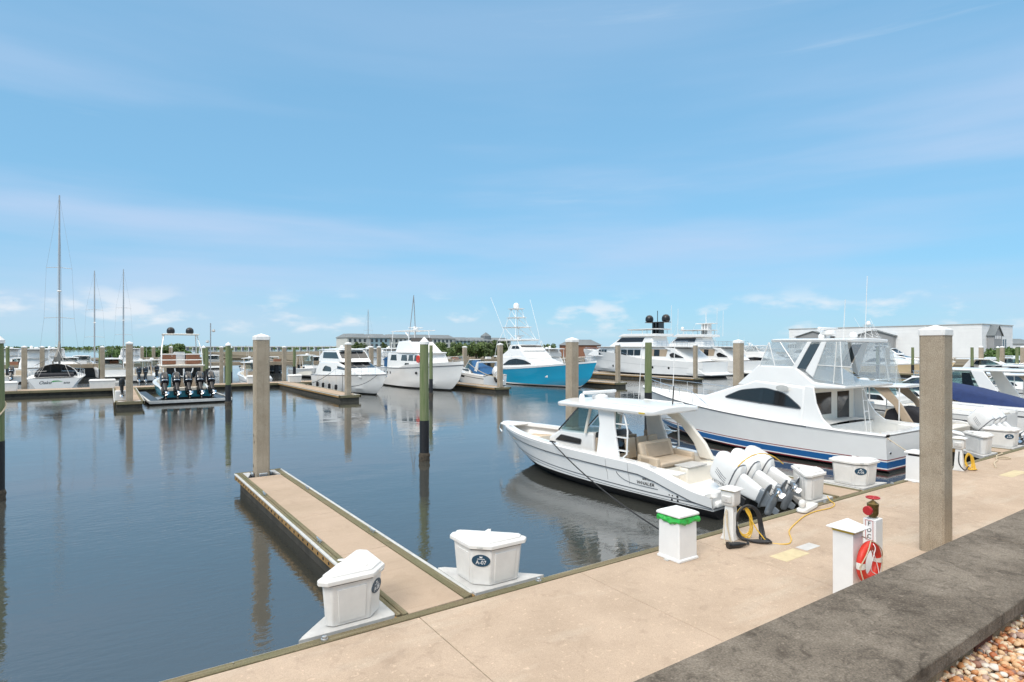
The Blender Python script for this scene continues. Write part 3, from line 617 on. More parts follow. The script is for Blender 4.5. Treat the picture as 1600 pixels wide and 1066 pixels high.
# ------------------------------------------------------------------ boat kit: x forward from the transom, y to port, z up from the waterline
class Hull:
    def __init__(s, L, B, zs, draft=.5, c0=.0, c1=.9, bcf=.9, s0=.4, p=2.3, rake=1.1, flare=1.7, tap=.93):
        s.L, s.B, s.draft, s.c0, s.c1, s.bcf, s.s0, s.p, s.rake, s.flare, s.tap = L, B, draft, c0, c1, bcf, s0, p, rake, flare, tap
        s.zs = zs
    def b(s, u):
        if u < s.s0: return s.B/2*(1-(1-s.tap)*(1-u/s.s0)**2)
        return s.B/2*max(0, 1-((u-s.s0)/(1-s.s0))**s.p)
    def zc(s, u): return s.c0+(s.c1-s.c0)*u**3.2
    def zk(s, u): return -s.draft+(s.c1+s.draft)*u**7
    def hb(s, u, z):
        zc, zk, zs = s.zc(u), s.zk(u), s.zs(u); b = s.b(u); bc = b*(s.bcf-.42*u**3)
        if z <= zc: return bc*max(0, (z-zk))/max(1e-4, zc-zk)
        w = min(1.2, (z-zc)/max(1e-4, zs-zc)); return bc+(b-bc)*w**(1+(s.flare-1)*u)
    def x(s, u, z):
        w = (z+s.draft)/(s.zs(1)+s.draft); return s.L*u-s.rake*u**5*(1-min(1, max(0, w)))**1.0
    def pt(s, u, z, side=1, dy=0): return (s.x(u, z), side*max(0, s.hb(u, z)+dy), z)
    def us(s, u0=0., u1=1., n=26): return [u0+(u1-u0)*(1-(1-i/n)**1.5) for i in range(n+1)]
    def band(s, name, lo, hi, m, parent, rows=3, off=0., u0=0., u1=1., transom=True):
        f = lambda q: q if callable(q) else (lambda u: q); lo, hi = f(lo), f(hi); U = s.us(u0, u1); q = MB()
        for side in (1, -1):
            g = []
            for u in U:
                a, b = max(lo(u), s.zk(u)), max(hi(u), s.zk(u)); g.append([s.pt(u, a+(b-a)*r/rows, side, off if u < .995 else off*.5) for r in range(rows+1)])
            q.loft(g, closed=False)
        if transom and u0 == 0:
            g = [[(s.x(0, z)-off, sd*(s.hb(0, z)+off), z) for sd in (1, -1)] for z in [max(lo(0), s.zk(0))+(hi(0)-max(lo(0), s.zk(0)))*r/rows for r in range(rows+1)]]; q.loft(g, closed=False)
        return q.build(name, m, parent, angle=30)
    def deck(s, name, u0, u1, m, parent, dz=-.02, inset=.03, camber=.06, n=20):
        q = MB(); g = []
        for u in s.us(u0, u1, n):
            z = s.zs(u)+dz; h = max(0, s.b(u)-inset); g.append([(s.x(u, s.zs(u)), h*k, z+camber*(1-k*k)) for k in (-1, -.66, -.33, 0, .33, .66, 1)])
        return q.loft(g, closed=False).build(name, m, parent)
    def gunwale(s, name, u0, u1, w, m, parent, t=.05, cap=True, dz=0.):
        for side in (1, -1):
            q = MB(); g = []
            for u in s.us(u0, u1, 22):
                x, z, b = s.x(u, s.zs(u)), s.zs(u)+dz, s.b(u); i = max(0, b-w)
                g.append([(x, side*(b+.015), z-.06), (x, side*(b+.02), z+.01), (x, side*(b-.02), z+t), (x, side*i, z+t), (x, side*i, z-.06)])
            q.loft(g, caps=True).build(name, m, parent)
    def liner(s, u0, u1, w, zf, m, mf, parent, back=True):
        q = MB(); f = MB(); U = s.us(u0, u1, 14)
        for side in (1, -1): q.loft([[(s.x(u, s.zs(u)), side*max(0, s.b(u)-w), s.zs(u)), (s.x(u, s.zs(u)), side*max(0, s.b(u)-w-.04), zf)] for u in U], closed=False)
        for u in (u0, u1): q.loft([[(s.x(u, s.zs(u)), sd*max(0, s.b(u)-w), s.zs(u)), (s.x(u, s.zs(u)), sd*max(0, s.b(u)-w-.04), zf)] for sd in (1, -1)], closed=False)
        f.loft([[(s.x(u, s.zs(u)), sd*max(0, s.b(u)-w-.02), zf) for sd in (1, -1)] for u in U], closed=False)
        q.build('cockpit_liner', m, parent); f.build('cockpit_sole', mf, parent)
    def rub(s, m, parent, r=.035, u0=0., dz=-.03):
        for side in (1, -1): MB().tube([s.pt(u, s.zs(u)+dz, side) for u in s.us(u0, 1, 22)], r, 6).build('rub_rail', m, parent)
    def rail(s, parent, u0, u1, h, n=6, inset=.12, r=.014, mid=True, close=True):
        q = MB(); lines = []
        for side in (1, -1):
            top = []
            for u in s.us(u0, u1, n):
                b = max(.02, s.b(u)-inset); x, z = s.x(u, s.zs(u)), s.zs(u); k = min(1, (u-u0)/(u1-u0)*4+.25)
                q.tube([(x, side*b, z), (x+.05, side*(b+.04), z+h*k)], r*.8, 5); top.append((x+.05, side*(b+.04), z+h*k))
            q.tube(top, r, 5); lines.append(top)
            if mid: q.tube([(a, b, c-h*.5*min(1, 1)) for a, b, c in top[2:]], r*.6, 5)
        if close: q.tube([lines[0][-1], (lines[0][-1][0]+.12, 0, lines[0][-1][2]), lines[1][-1]], r, 5)
        return q.build('bow_rail', 'steel', parent)
def hwf(h0, x0, hx=0., z0=0., hz=0.): return lambda x, z: max(.02, h0+hx*(x-x0)+hz*(z-z0))
def house(name, prof, hw, m, parent, bevel=.06, seg=3):
    return MB().loft([[(x, sd*hw(x, z), z) for x, z in prof] for sd in (1, -1)]).build(name, m, parent, bevel=bevel, seg=seg)
def sidewin(name, pts, hw, m, parent, off=.012, sides=(1, -1), th=.03, gasket=0):
    for sd in sides:
        w = MB().loft([[(x, sd*(hw(x, z)+o), z) for x, z in pts] for o in (-th, off)]).build(name, m, parent)
        if gasket: MB().tube([(x, sd*(hw(x, z)+off), z) for x, z in list(pts)+[pts[0]]], gasket, 5).build('window_gasket', 'stripe_grey', w)
def frontwin(name, a, b, hw, m, parent, n=3, off=.015, gap=.05, k=.92):
    """panes across a sloping front edge from a=(x,z) bottom to b=(x,z) top"""
    d = Vector((b[0]-a[0], 0, b[1]-a[1])); nn = Vector((d.z, 0, -d.x)).normalized()
    if nn.x*(1 if d.z > 0 else -1) < 0 and abs(d.z) > 1e-3: nn = -nn
    for i in range(n):
        f0, f1 = -1+2*i/n, -1+2*(i+1)/n; ring = []
        for (f, p) in ((f0, a), (f1, a), (f1, b), (f0, b)):
            ring.append(Vector((p[0], f*hw(*p)*k+(gap/2 if f == f0 else -gap/2), p[1])))
        MB().loft([[p-nn*.02 for p in ring], [p+nn*off for p in ring]]).build(name, m, parent)
def slab(name, prof, zf, m, parent, th=.08, bevel=.04, camber=.05):
    """hardtop / roof: prof = [(x, halfwidth)], zf(x) underside"""
    rings = []
    for x, h in prof:
        z = zf(x); rings.append([(x, h*k, z+th+camber*(1-k*k)) for k in (-1, -.75, -.35, 0, .35, .75, 1)]+[(x, h*k, z) for k in (.96, .5, -.5, -.96)])
    return MB().loft(rings).build(name, m, parent, bevel=bevel)
def rpoly(poly, r=.1, n=4):
    """rounded polygon (x, z)"""
    out = []
    k = len(poly)
    for i, p in enumerate(poly):
        p = Vector(p); a = Vector(poly[i-1])-p; b = Vector(poly[(i+1) % k])-p; q = min(r, a.length*.45, b.length*.45); A, B = p+a.normalized()*q, p+b.normalized()*q
        for j in range(n+1): t = j/n; out.append(tuple(A*(1-t)**2+p*2*t*(1-t)+B*t*t))
    return out
def outboard(parent, x, y, z, tilt, cowl='gelcoat', leg='gelcoat', low='engine_grey', s=1., name=None, accent='stripe_grey', steer=0.):
    T = Matrix.Translation((x, y, z)) @ Matrix.Rotation(R(steer), 4, 'Z') @ Matrix.Rotation(R(tilt), 4, 'Y') @ Matrix.Scale(s, 4)
    def rr(cx, a, b, z, n=18, e=.62):
        o = []
        for i in range(n):
            th = math.tau*i/n; c, q = math.cos(th), math.sin(th); o.append((cx+a*math.copysign(abs(c)**e, c), b*math.copysign(abs(q)**e, q), z))
        return o
    def part(nm, rings, m, pa=None, bev=0.): q = MB().loft(rings); q.xf(T); return q.build(nm, m, pa or parent, bevel=bev)
    e = part('outboard_cowl', [rr(-.50, .32, .22, .10), rr(-.52, .43, .265, .20), rr(-.54, .47, .285, .45), rr(-.56, .46, .275, .68), rr(-.58, .42, .25, .84), rr(-.60, .36, .21, .92), rr(-.62, .22, .12, .96)], cowl)
    part('cowl_seam', [rr(-.52, .432, .268, .20), rr(-.52, .442, .274, .215), rr(-.525, .440, .274, .235)], accent, e)
    for k in (.05, .11, .17):
        for sd in (1, -1):
            q = MB(); q.tube([(-.30-k, sd*.276, .34), (-.34-k, sd*.288, .5), (-.42-k, sd*.268, .72)], .007, 4)
            q.xf(T); q.build('cowl_line', accent, e)
    part('cowl_vent', [rr(-.86, .03, .06, .72, 8), rr(-.93, .03, .05, .74, 8)], 'black_plastic', e)
    mid = part('midsection', [rr(-.48, .30, .17, .16), rr(-.50, .27, .15, -.05), rr(-.52, .22, .125, -.40), rr(-.53, .2, .10, -.52)], leg)
    part('lower_unit', [rr(-.53, .21, .10, -.50), rr(-.54, .22, .09, -.62), rr(-.52, .26, .045, -.66), rr(-.52, .15, .03, -.80), rr(-.50, .3, .09, -.84), rr(-.50, .32, .10, -.90), rr(-.5, .28, .06, -.97), rr(-.42, .10, .015, -1.00), rr(-.42, .08, .012, -1.14)], low)
    part('plate', [rr(-.60, .36, .15, -.645), rr(-.60, .36, .15, -.665)], low, mid)
    q = MB(); q.lathe([(.06, -.98), (.065, -.80)], (0, 0, -.905), 10, 'x')
    for i in range(4):
        a = math.tau*i/4; c, sn = math.cos(a), math.sin(a); v = []
        for (rad, w, tw) in ((.06, .05, .03), (.14, .085, .05), (.19, .06, .04)):
            for sg in (-1, 1): v.append((-.89+sg*tw, rad*c-sg*w*sn, -.905+rad*sn+sg*w*c))
        q.add(v, [(0, 1, 3, 2), (2, 3, 5, 4)])
    q.xf(T); q.build('propeller', 'steel', parent)
    q = MB(); q.box(-.26, .02, -.14, .14, -.32, .14); q.box(-.02, .06, -.17, .17, -.42, .2); q.xf(T); q.build('bracket', 'black_plastic', parent, bevel=.02)
    if name: text('brand_text', name, .11, T @ frame((-.26, .284, .5), (.12, 0, .5), (0.1, 1, .1)), accent, e, .002)
    return e
def radar(parent, x, y, z, r=.28, arm=0.):
    MB().lathe([(r*.75, 0), (r, .05), (r, .14), (r*.6, .2), (.01, .21)], (x, y, z), 14).build('radar_dome', 'gelcoat', parent)
    if arm: MB().obox((x, y, z+.27), (.14, arm*2, .10)).build('radar_array', 'gelcoat', parent, bevel=.03); MB().tube([(x, y, z+.1), (x, y, z+.24)], .05).build('array_post', 'gelcoat', parent)
def satdome(parent, x, y, z, r, m='gelcoat'): MB().lathe([(r*.7, 0), (r*.95, r*.25), (r, r*.8), (r*.87, r*1.3), (r*.5, r*1.68), (.01, r*1.8)], (x, y, z), 16).build('satellite_dome', m, parent)
def mesh_line(name, segs, r, m, parent, n=5):
    if len(segs) > 12 or r < .02 and len(segs) > 4:
        q = MB()
        for s_ in segs: q.tube(s_, r, n)
        return tag(q.build(name, m, parent), kind='stuff')
    for s_ in segs: o = MB().tube(s_, r, n).build(name, m, parent)
    return o

# ------------------------------------------------------------------ boats
def console_boat():
    t = thing('console_boat', 'white open console motorboat with beige seats and three tilted white outboards', 'boat', (14.35, 9.9, 0), 95)
    def zs(u):
        z = 1.10+.36*u**1.7
        if u < .24: k = (.24-u)/.24; z -= .50*k*k*(3-2*k)
        return z
    H = Hull(10.6, 3.25, zs, draft=.5, c0=.12, c1=.95, bcf=.93, s0=.42, p=2.9, rake=1.35, flare=1.5, tap=.95)
    H.band('bottom', -9, lambda u: .26+.22*u**2, 'antifoul', t); H.band('topsides', lambda u: .26+.22*u**2, zs, G, t, rows=5)
    H.band('spray_rail', lambda u: .37+.42*u**2.2, lambda u: .395+.42*u**2.2, 'stripe_grey', t, 1, .012, transom=False)
    H.band('chine_stripe', lambda u: .29+.40*u**2.2, lambda u: .305+.40*u**2.2, 'stripe_grey', t, 1, .010, transom=False)
    H.band('gunwale_side', lambda u: zs(u)-.26-.03*u, lambda u: zs(u)+.02, G, t, 3, .03)
    H.band('rub_insert', lambda u: zs(u)-.275-.03*u, lambda u: zs(u)-.245-.03*u, 'stripe_grey', t, 1, .036)
    H.gunwale('gunwale', .02, .985, .30, G, t, .05)
    H.liner(.17, .69, .29, .42, 'cream_gel', 'deck_white', t); H.deck('bow_sole', .685, .97, 'cream_gel', t, -.34, .28, .0)
    MB().box(-.12, 1.85, -1.44, 1.44, .36, .52).build('swim_platform', 'deck_white', t, bevel=.05)
    # bow seats
    for sd in (1, -1):
        MB().loft([[(x, sd*a, .95), (x, sd*a, 1.06), (x, sd*b, 1.06), (x, sd*b, .95)] for x, a, b in ((7.0, 1.26, .74), (7.9, 1.12, .6), (8.6, .86, .42), (9.3, .56, .2))]).build('bow_cushion', 'beige_vinyl', t, bevel=.03)
        MB().loft([[(x, sd*a, .60), (x, sd*a, .949), (x, sd*b, .949), (x, sd*b, .60)] for x, a, b in ((7.0, 1.05, .74), (7.9, .95, .6), (8.4, .72, .45))]).build('bow_locker', 'cream_gel', t)
    MB().box(7.5, 8.5, -.42, .42, 1.0, 1.05).build('bow_table', 'teak', t, bevel=.02); MB().tube([(8, 0, .4), (8, 0, 1.0)], .05).build('table_leg', 'steel', t)
    MB().prism([(10.56, -.05), (10.25, -.42), (9.5, -.62), (9.5, .62), (10.25, .42), (10.56, .05)], 1.40, 1.47).build('anchor_deck', 'deck_white', t, bevel=.03)
    MB().tube([(10.3, .0, 1.46), (10.75, 0, 1.36), (10.85, 0, 1.15), (10.7, .0, 1.02)], .035).build('anchor', 'steel', t)
    # console
    hw = hwf(.86, 5, -.06, 1.2, -.08)
    house('console', [(7.85, .38), (7.85, 1.30), (7.25, 1.62), (5.55, 1.70), (5.45, .38)], hwf(.84, 5, -.06), G, t, .08)
    sidewin('console_window', rpoly([(7.45, 1.24), (6.15, 1.24), (6.1, 1.42), (7.15, 1.46)], .06), hwf(.84, 5, -.06), 'glass_dark', t, gasket=.014)
    hws = hwf(.86, 5.5, -.06, 1.65, -.10)
    MB().loft([[(7.20, y, 1.64) for y in (-.70, .70)], [(6.26, y, 2.5) for y in (-.66, .66)]], closed=False).build('windscreen', 'windscreen', t)
    sidewin('side_glass', [(7.1, 1.66), (5.85, 1.70), (5.75, 2.45), (6.3, 2.45)], hws, 'windscreen', t, .004, th=.004)
    for sd in (1, -1):
        MB().tube([(5.85, sd*.86, 1.66), (5.66, sd*.80, 2.54)], .05, 6).build('screen_pillar', 'cream_gel', t)
        MB().tube([(7.24, sd*.74, 1.62), (6.2, sd*.70, 2.56)], .03, 6).build('screen_edge', 'black_gloss', t)
        # broad white side support with steps
        MB().loft([[(x0, sd*y-.045, z), (x1, sd*y-.045, z), (x1, sd*y+.045, z), (x0, sd*y+.045, z)] for z, x0, x1, y in ((1.0, 3.95, 4.95, 1.30), (1.5, 4.12, 4.92, 1.24), (2.1, 4.3, 4.92, 1.16), (2.56, 4.35, 5.05, 1.10))]).build('hardtop_support', G, t, bevel=.03)
        for z in (1.35, 1.75, 2.15): MB().box(3.78, 4.2, sd*1.20-.10, sd*1.20+.06, z, z+.03).build('step', G, t, bevel=.012)
        MB().tube([(3.95, sd*1.30, 1.12), (3.72, sd*1.30, 1.3), (3.72, sd*1.26, 2.0), (3.9, sd*1.2, 2.45), (4.2, sd*1.15, 2.5)], .026, 8).build('grab_rail', G, t)
        # beige arched aft legs
        MB().loft([[(x0, sd*y-.09, z), (x1, sd*y-.09, z), (x1, sd*y+.05, z), (x0, sd*y+.05, z)] for z, x0, x1, y in ((1.02, 2.15, 2.65, 1.28), (1.5, 2.42, 2.85, 1.24), (2.0, 2.85, 3.25, 1.16), (2.40, 3.3, 3.9, 1.05), (2.58, 3.5, 4.3, 1.0))]).build('aft_leg', 'cream_gel', t, bevel=.03) if sd < 0 else None
    # helm area, seats
    MB().prism([(5.5, .9), (5.5, 1.72), (5.35, 1.74), (5.0, 1.45), (5.0, .9)], -.75, .75, 'y').build('dashboard', 'black_plastic', t, bevel=.03)
    MB().obox((5.42, 0, 1.62), (.05, 1.1, .26), Matrix.Rotation(-.4, 3, 'Y')).build('screen', 'glass_dark', t)
    MB().lathe([(.2, 0), (.21, .01), (.2, .03)], (0, 0, 0), 16).xf(Matrix.Translation((5.0, .2, 1.42)) @ Matrix.Rotation(-1.0, 4, 'Y')).build('steering_wheel', 'black_gloss', t)
    house('side_door', [(5.45, .55), (5.45, 1.55), (5.05, 1.58), (5.05, .55)], hwf(.82, 5), 'tan_vinyl', t, .03)
    for y in (-.55, 0, .55):
        house('helm_seat', [(4.25, .95), (4.25, 1.08), (4.75, 1.10), (4.75, .95)], hwf(.24, 4), 'beige_vinyl', t, .04).location.y = y
        house('helm_backrest', [(4.12, 1.05), (4.22, 1.05), (4.28, 1.66), (4.18, 1.68)], hwf(.23, 4), 'beige_vinyl', t, .04).location.y = y
    MB().box(3.85, 4.72, -.85, .85, .38, .949).build('helm_base', 'cream_gel', t, bevel=.03)
    house('cockpit_seat', [(2.55, .78), (2.55, .94), (3.3, .97), (3.3, .78)], hwf(.80, 3), 'beige_vinyl', t, .05); house('seat_base', [(2.6, .38), (2.6, .935), (3.6, .935), (3.6, .38)], hwf(.82, 3), 'cream_gel', t, .03)
    house('seat_back', [(3.2, .9), (3.38, .9), (3.52, 1.42), (3.38, 1.46)], hwf(.78, 3), 'beige_vinyl', t, .07); house('back_inset', [(3.17, .98), (3.25, .98), (3.40, 1.38), (3.34, 1.38)], hwf(.58, 3), 'tan_vinyl', t, .03)
    for sd in (1, -1): house('armrest', [(2.6, .79), (2.62, 1.08), (3.35, 1.12), (3.35, .79)], hwf(.09, 3), 'beige_vinyl', t, .04).location.y = sd*.86
    MB().box(2.596, 2.606, -.40, .15, .5, .74).build('locker_door', 'tan_vinyl', t); MB().box(2.9, 3.2, .951, .956, .93, 1.03).build('cup_recess', 'tan_vinyl', t)
    # transom bulkhead, aft lounge
    MB().box(1.55, 2.0, -1.35, .35, .38, .98).build('aft_bulkhead', 'cream_gel', t, bevel=.05); MB().box(1.996, 2.008, -.95, -.35, .48, .86).build('bulkhead_door', 'tan_vinyl', t); MB().box(2.0, 2.25, -1.3, -.98, .40, .88).build('corner_seat', 'beige_vinyl', t, bevel=.05)
    MB().box(1.5, 2.02, -.6, .32, .985, 1.03).build('rigging_table', 'plate_grey', t, bevel=.015); MB().box(1.2, 2.3, .9, 1.3, .95, 1.0).build('bait_lid', 'deck_white', t, bevel=.02)
    MB().box(.05, .75, -1.25, 1.25, .52, .74).build('engine_well', G, t, bevel=.06)
    # hardtop
    slab('hardtop', [(2.9, 1.12), (3.0, 1.32), (4.2, 1.45), (5.6, 1.42), (6.6, 1.25), (7.1, .95), (7.25, .6)], lambda x: 2.50+.05*math.sin((x-2.9)/4.35*math.pi)-.03*(x > 6.6), G, t, .14, .05, .09)
    slab('hardtop_liner', [(3.1, 1.1), (4.2, 1.28), (5.6, 1.25), (6.7, .95)], lambda x: 2.50+.04*math.sin((x-2.9)/4.35*math.pi), 'cream_gel', t, .03, .0, .0)
    radar(t, 5.9, .1, 2.72, .27, .78); MB().ball((6.4, .45, 2.78), .10, 10, (1, 1, 1.4)).build('gps_dome', 'gelcoat', t)
    mesh_line('roof_rail', [[(4.9, sd*.9, 2.68), (4.8, sd*.9, 2.76), (3.3, sd*.9, 2.74), (3.2, sd*.9, 2.66)] for sd in (1, -1)], .016, G, t)
    mesh_line('antenna', [[(3.7, .8, 2.68), (3.5, .85, 4.6)], [(3.4, -.5, 2.68), (3.3, -.5, 4.7)]], .011, 'gelcoat', t); MB().tube([(3.25, -.3, 2.66), (3.2, -.3, 3.3)], .02).build('light_mast', 'black_plastic', t)
    for x, sd in ((3.15, 1), (3.15, -1)): MB().box(x-.1, x+.1, sd*1.33-.05, sd*1.33+.01, 2.56, 2.60).build('spreader_light', 'gold_trim', t)
    # hull marks
    def side_T(u, z, dy=.003):
        p = Vector(H.pt(u, z, 1, dy)); q = Vector(H.pt(u+.03, z, 1, dy)); r = Vector(H.pt(u, z+.1, 1, dy)); d = (p-q).normalized(); n = (r-p).cross(q-p).normalized(); n = n if n.y > 0 else -n; return frame(p, d, n)
    text('hull_name', 'WHALER', .135, side_T(.20, .62, .012), 'print_black', t, .003, .2, 1.15); text('hull_script', 'BOSTON', .07, side_T(.195, .75, .012), 'print_black', t, .003, .2)
    mesh_line('hull_swoosh', [[H.pt(u, z, 1, .008) for u, z in ((.300, .80), (.296, .74), (.287, .67), (.272, .60), (.25, .555), (.22, .535), (.19, .53), (.16, .53))]], .010, 'stripe_grey', t)
    text('model_text', 'REALM', .09, side_T(.60, .97, .012), 'stripe_grey', t, .003, .2, 1.3)
    for i, (u, z) in enumerate(((.125, .45), (.115, .45), (.10, .45), (.118, .33), (.10, .33))): MB().ball(H.pt(u, z, 1, .0), .035 if i > 1 else .022, 8, (1, .5, 1)).build('drain_port', 'black_plastic', t)
    mesh_line('door_seam', [[H.pt(u, z, 1, .034) for z in (1.12, .95, .8)]+[H.pt(u, z, 1, .004) for z in (.74, .5)] for u in (.335, .255)], .004, 'stripe_grey', t)
    MB().obox((5.9, 1.62, 1.36), (.28, .05, .05)).build('cleat', 'black_plastic', t, bevel=.015)
    for x in (9.2, 1.9): MB().obox((x, H.b(x/10.6)-.13, zs(x/10.6)+.09), (.22, .03, .03)).build('cleat', 'steel', t, bevel=.01)
    for i, y in enumerate((.74, 0, -.74)): outboard(t, -.20, y, .50, 65, name='MERCURY' if i == 0 else None, s=.97, steer=(-3, 2, 5)[i])
    for o in t.children:
        n = o.name.split('.')[0]
        if n in ('console', 'console_window', 'windscreen', 'side_glass', 'screen_pillar', 'screen_edge', 'hardtop_support', 'step', 'grab_rail', 'dashboard', 'screen', 'steering_wheel', 'side_door', 'helm_seat', 'helm_backrest', 'helm_base', 'hardtop', 'hardtop_liner', 'radar_dome', 'radar_array', 'array_post', 'gps_dome', 'roof_rail', 'antenna', 'light_mast', 'spreader_light'): o.location.x -= .72
        if n in ('bow_table', 'table_leg'): o.location.x -= .3
        if n in ('aft_leg', 'cockpit_seat', 'seat_base', 'seat_back', 'back_inset', 'armrest', 'locker_door', 'cup_recess'): o.location.x -= .45
        if n in ('cockpit_seat', 'seat_back', 'back_inset', 'armrest', 'cup_recess'): o.location.z += .16
    return t, H
cb, HC = console_boat()
def flyline(a, b, sag, n=10): a, b = Vector(a), Vector(b); return [tuple(a.lerp(b, i/n)-Vector((0, 0, sag*4*(i/n)*(1-i/n)))) for i in range(n+1)]
tag(MB().tube(flyline((12.17, 15.65, 1.38), (9.6, 8.15, .56), .22), .018).build('stern_line', 'rope_black'), 'dark mooring line running from the console boat down to the dock', 'rope')
tag(MB().tube(flyline((13.1, 9.2, 1.5), (14.6, 8.9, 1.45), -.3), .014).build('engine_hose', 'hose_yellow'), 'short yellow hose arched over the white outboards', 'hose')
t = thing('dock_bumper', 'flat white plastic bumper lying on the dock edge under the tilted outboards', 'bumper', (14.25, 8.05, DZ+.02), 12)
MB().loft([[(x, -w, .0), (x, w, 0), (x, w*.85, h), (x, -w*.85, h)] for x, w, h in ((-.5, .06, .05), (-.42, .13, .08), (.3, .14, .08), (.55, .09, .05), (.62, .03, .03))]).build('pad', 'dock_plastic', t, bevel=.02); MB().ball((-.3, .02, .17), .12, 10, (1, .7, .9)).build('knob', 'dock_plastic', t)

def sportfish(label, loc, rz, L=15.5, B=4.9, stripes=True, hullm=G, tower=False, enclosed=True, group=None, winm='glass_dark', zb=2.25, z0=1.35, boat='sportfishing_boat'):
    t = thing(boat, label, 'boat', loc, rz, group); k = L/15.5
    def zs(u): return z0+(zb-z0)*u**1.6+.12*(u > .2)*min(1, (u-.2)*6)*0
    H = Hull(L, B, zs, draft=.9, c0=.05, c1=1.0, bcf=.93, s0=.33, p=2.15, rake=1.9, flare=2.0, tap=.92)
    if stripes:
        f = lambda a, c=.20: (lambda u: a+c*u**1.8); H.band('bottom', -9, f(.10), 'antifoul', t)
        for nm, a, b, m in (('red_stripe', .10, .14, 'stripe_red'), ('white_stripe', .14, .18, G), ('blue_stripe', .18, .41, 'stripe_blue'), ('white_stripe', .41, .455, G), ('red_stripe', .455, .49, 'stripe_red')): H.band(nm, f(a), f(b), m, t, 2)
        H.band('topsides', f(.49), zs, hullm, t, 5)
    else:
        H.band('bottom', -9, .08, 'antifoul', t); H.band('boot_stripe', .08, .2, G, t, 1)
        H.band('topsides', .2, zs, hullm, t, 5)
        if hullm != G: H.band('toe_band', lambda u: zs(u)-.02, lambda u: zs(u)+.16-.06*u, G, t, 1, .015, transom=False)
    H.rub('stripe_grey' if stripes else G, t, .03)
    cu = 2.7*k/L
    H.gunwale('covering_board', 0, cu+.03, .32, G, t, .05); H.liner(.015, cu, .30, .55, 'deck_white', 'deck_white', t); MB().box(.0, .36, -B/2*.9, B/2*.9, z0-.05, z0+.05).build('transom_cap', G, t, bevel=.02)
    H.deck('foredeck', cu-.005, 1, 'deck_white', t, .0, .01, .12)
    X = lambda q: q*k
    hw = hwf(B/2-.48, X(5), -.085/k, 1.5, -.10)
    # deckhouse: swept side with the cockpit opening aft
    prof = [(X(3.5), .6), (X(3.5), 2.94), (X(6.2), 3.1), (X(7.4), 2.78), (X(9.7), 2.15), (X(10.6), 1.55), (X(10.4), .9)]
    house('deckhouse', prof, hw, G, t, .12, 4)
    sidewin('side_window', rpoly([(X(3.55), 2.02), (X(6.4), 2.13), (X(8.1), 2.22), (X(7.0), 2.62), (X(5.6), 2.78), (X(4.5), 2.60)], .25), hw, winm, t, .016, gasket=.018)
    for xx in (4.85, 5.75): sidewin('mullion', [(X(xx), 2.08), (X(xx+.2), 2.09), (X(xx+.1), 2.70), (X(xx-.08), 2.66)], hw, 'black_gloss', t, .022)
    house('cockpit_wing', [(X(3.55), 1.0), (X(2.15), 1.1), (X(2.2), 1.42), (X(2.65), 1.75), (X(2.95), 2.25), (X(3.12), 2.94), (X(3.55), 2.94)], hw, G, t, .02) if False else [MB().loft([[(x_, sd*(hw(x_, z_)+o_), z_) for x_, z_ in ((X(3.55), 1.0), (X(2.1), 1.1), (X(2.15), 1.42), (X(2.62), 1.75), (X(2.95), 2.3), (X(3.12), 2.94), (X(3.55), 2.94))] for o_ in (-.09, -.002)]).build('cockpit_wing', G, t, bevel=.02) for sd in (1, -1)]
    # aft bulkhead with salon window and door, ladder
    house('aft_bulkhead', [(X(3.42), .55), (X(3.42), 2.9), (X(3.6), 2.9), (X(3.6), .55)], hwf(B/2-.75, 0), 'cream_gel', t, .02)
    for y0, y1, z0_, m in ((.15, 1.45, 1.75, winm), (-1.3, -.35, 1.2, winm)): MB().box(X(3.42)-.015, X(3.42)+.02, y0, y1, z0_, 2.65).build('aft_window', m, t)
    mesh_line('ladder', [[(X(1.9), y, .6), (X(2.2), y, 3.0)] for y in (-.1, -.45)]+[[(X(1.9)+.055*i, -.1, .6+.44*i), (X(1.9)+.055*i, -.45, .6+.44*i)] for i in range(1, 6)], .022, G, t)
    # flybridge
    hf = hwf(B/2-.62, X(4), -.07/k, 3.1, -.14)
    house('flybridge', [(X(1.75), 2.92), (X(1.75), 3.04), (X(3.2), 3.12), (X(4.15), 3.72), (X(6.15), 3.74), (X(7.3), 2.85), (X(7.0), 2.8), (X(3.3), 2.86)], hf, G, t, .09, 3)
    if not enclosed:
        hp = hwf(B/2-.85, X(5), -.08/k, 3.7, -.15); house('bridge_pod', [(X(3.9), 3.6), (X(4.2), 4.25), (X(5.6), 4.3), (X(6.5), 3.62)], hp, G, t, .1); frontwin('bridge_visor', (X(6.15), 3.85), (X(5.75), 4.2), hp, 'glass_dark', t, 1); sidewin('bridge_glass', [(X(4.6), 3.82), (X(6.0), 3.82), (X(5.6), 4.15), (X(4.7), 4.15)], hp, 'glass_dark', t)
    MB().box(X(4.6), X(5.4), -.55, .55, 3.2, 4.02).build('helm_console', G, t, bevel=.06); house('helm_chair', [(X(3.9), 3.55), (X(3.9), 4.2), (X(4.05), 4.2), (X(4.1), 3.65), (X(4.5), 3.65), (X(4.5), 3.5)], hwf(.28, 0), 'white_canvas', t, .04)
    hb = hwf(B/2-.74, X(4), -.05/k, 3.7, -.10); zt = 4.72
    slab('hardtop', [(X(1.75), 1.5), (X(1.9), 1.62), (X(3.6), 1.66), (X(5.2), 1.52), (X(5.75), 1.2)], lambda x: zt-.03+.02*x/k*.3, G, t, .12 if enclosed else .16, .03, .05)
    segs = []
    for sd in (1, -1):
        for (xa, za, xb, zb_) in ((1.9, 3.1, 2.1, zt), (4.1, 3.7, 5.0, zt), (6.05, 3.72, 5.6, zt), (5.2, 3.7, 5.6, zt)): segs.append([(X(xa), sd*hb(X(xa), za), za), (X(xb), sd*hb(X(xb), zb_), zb_)])
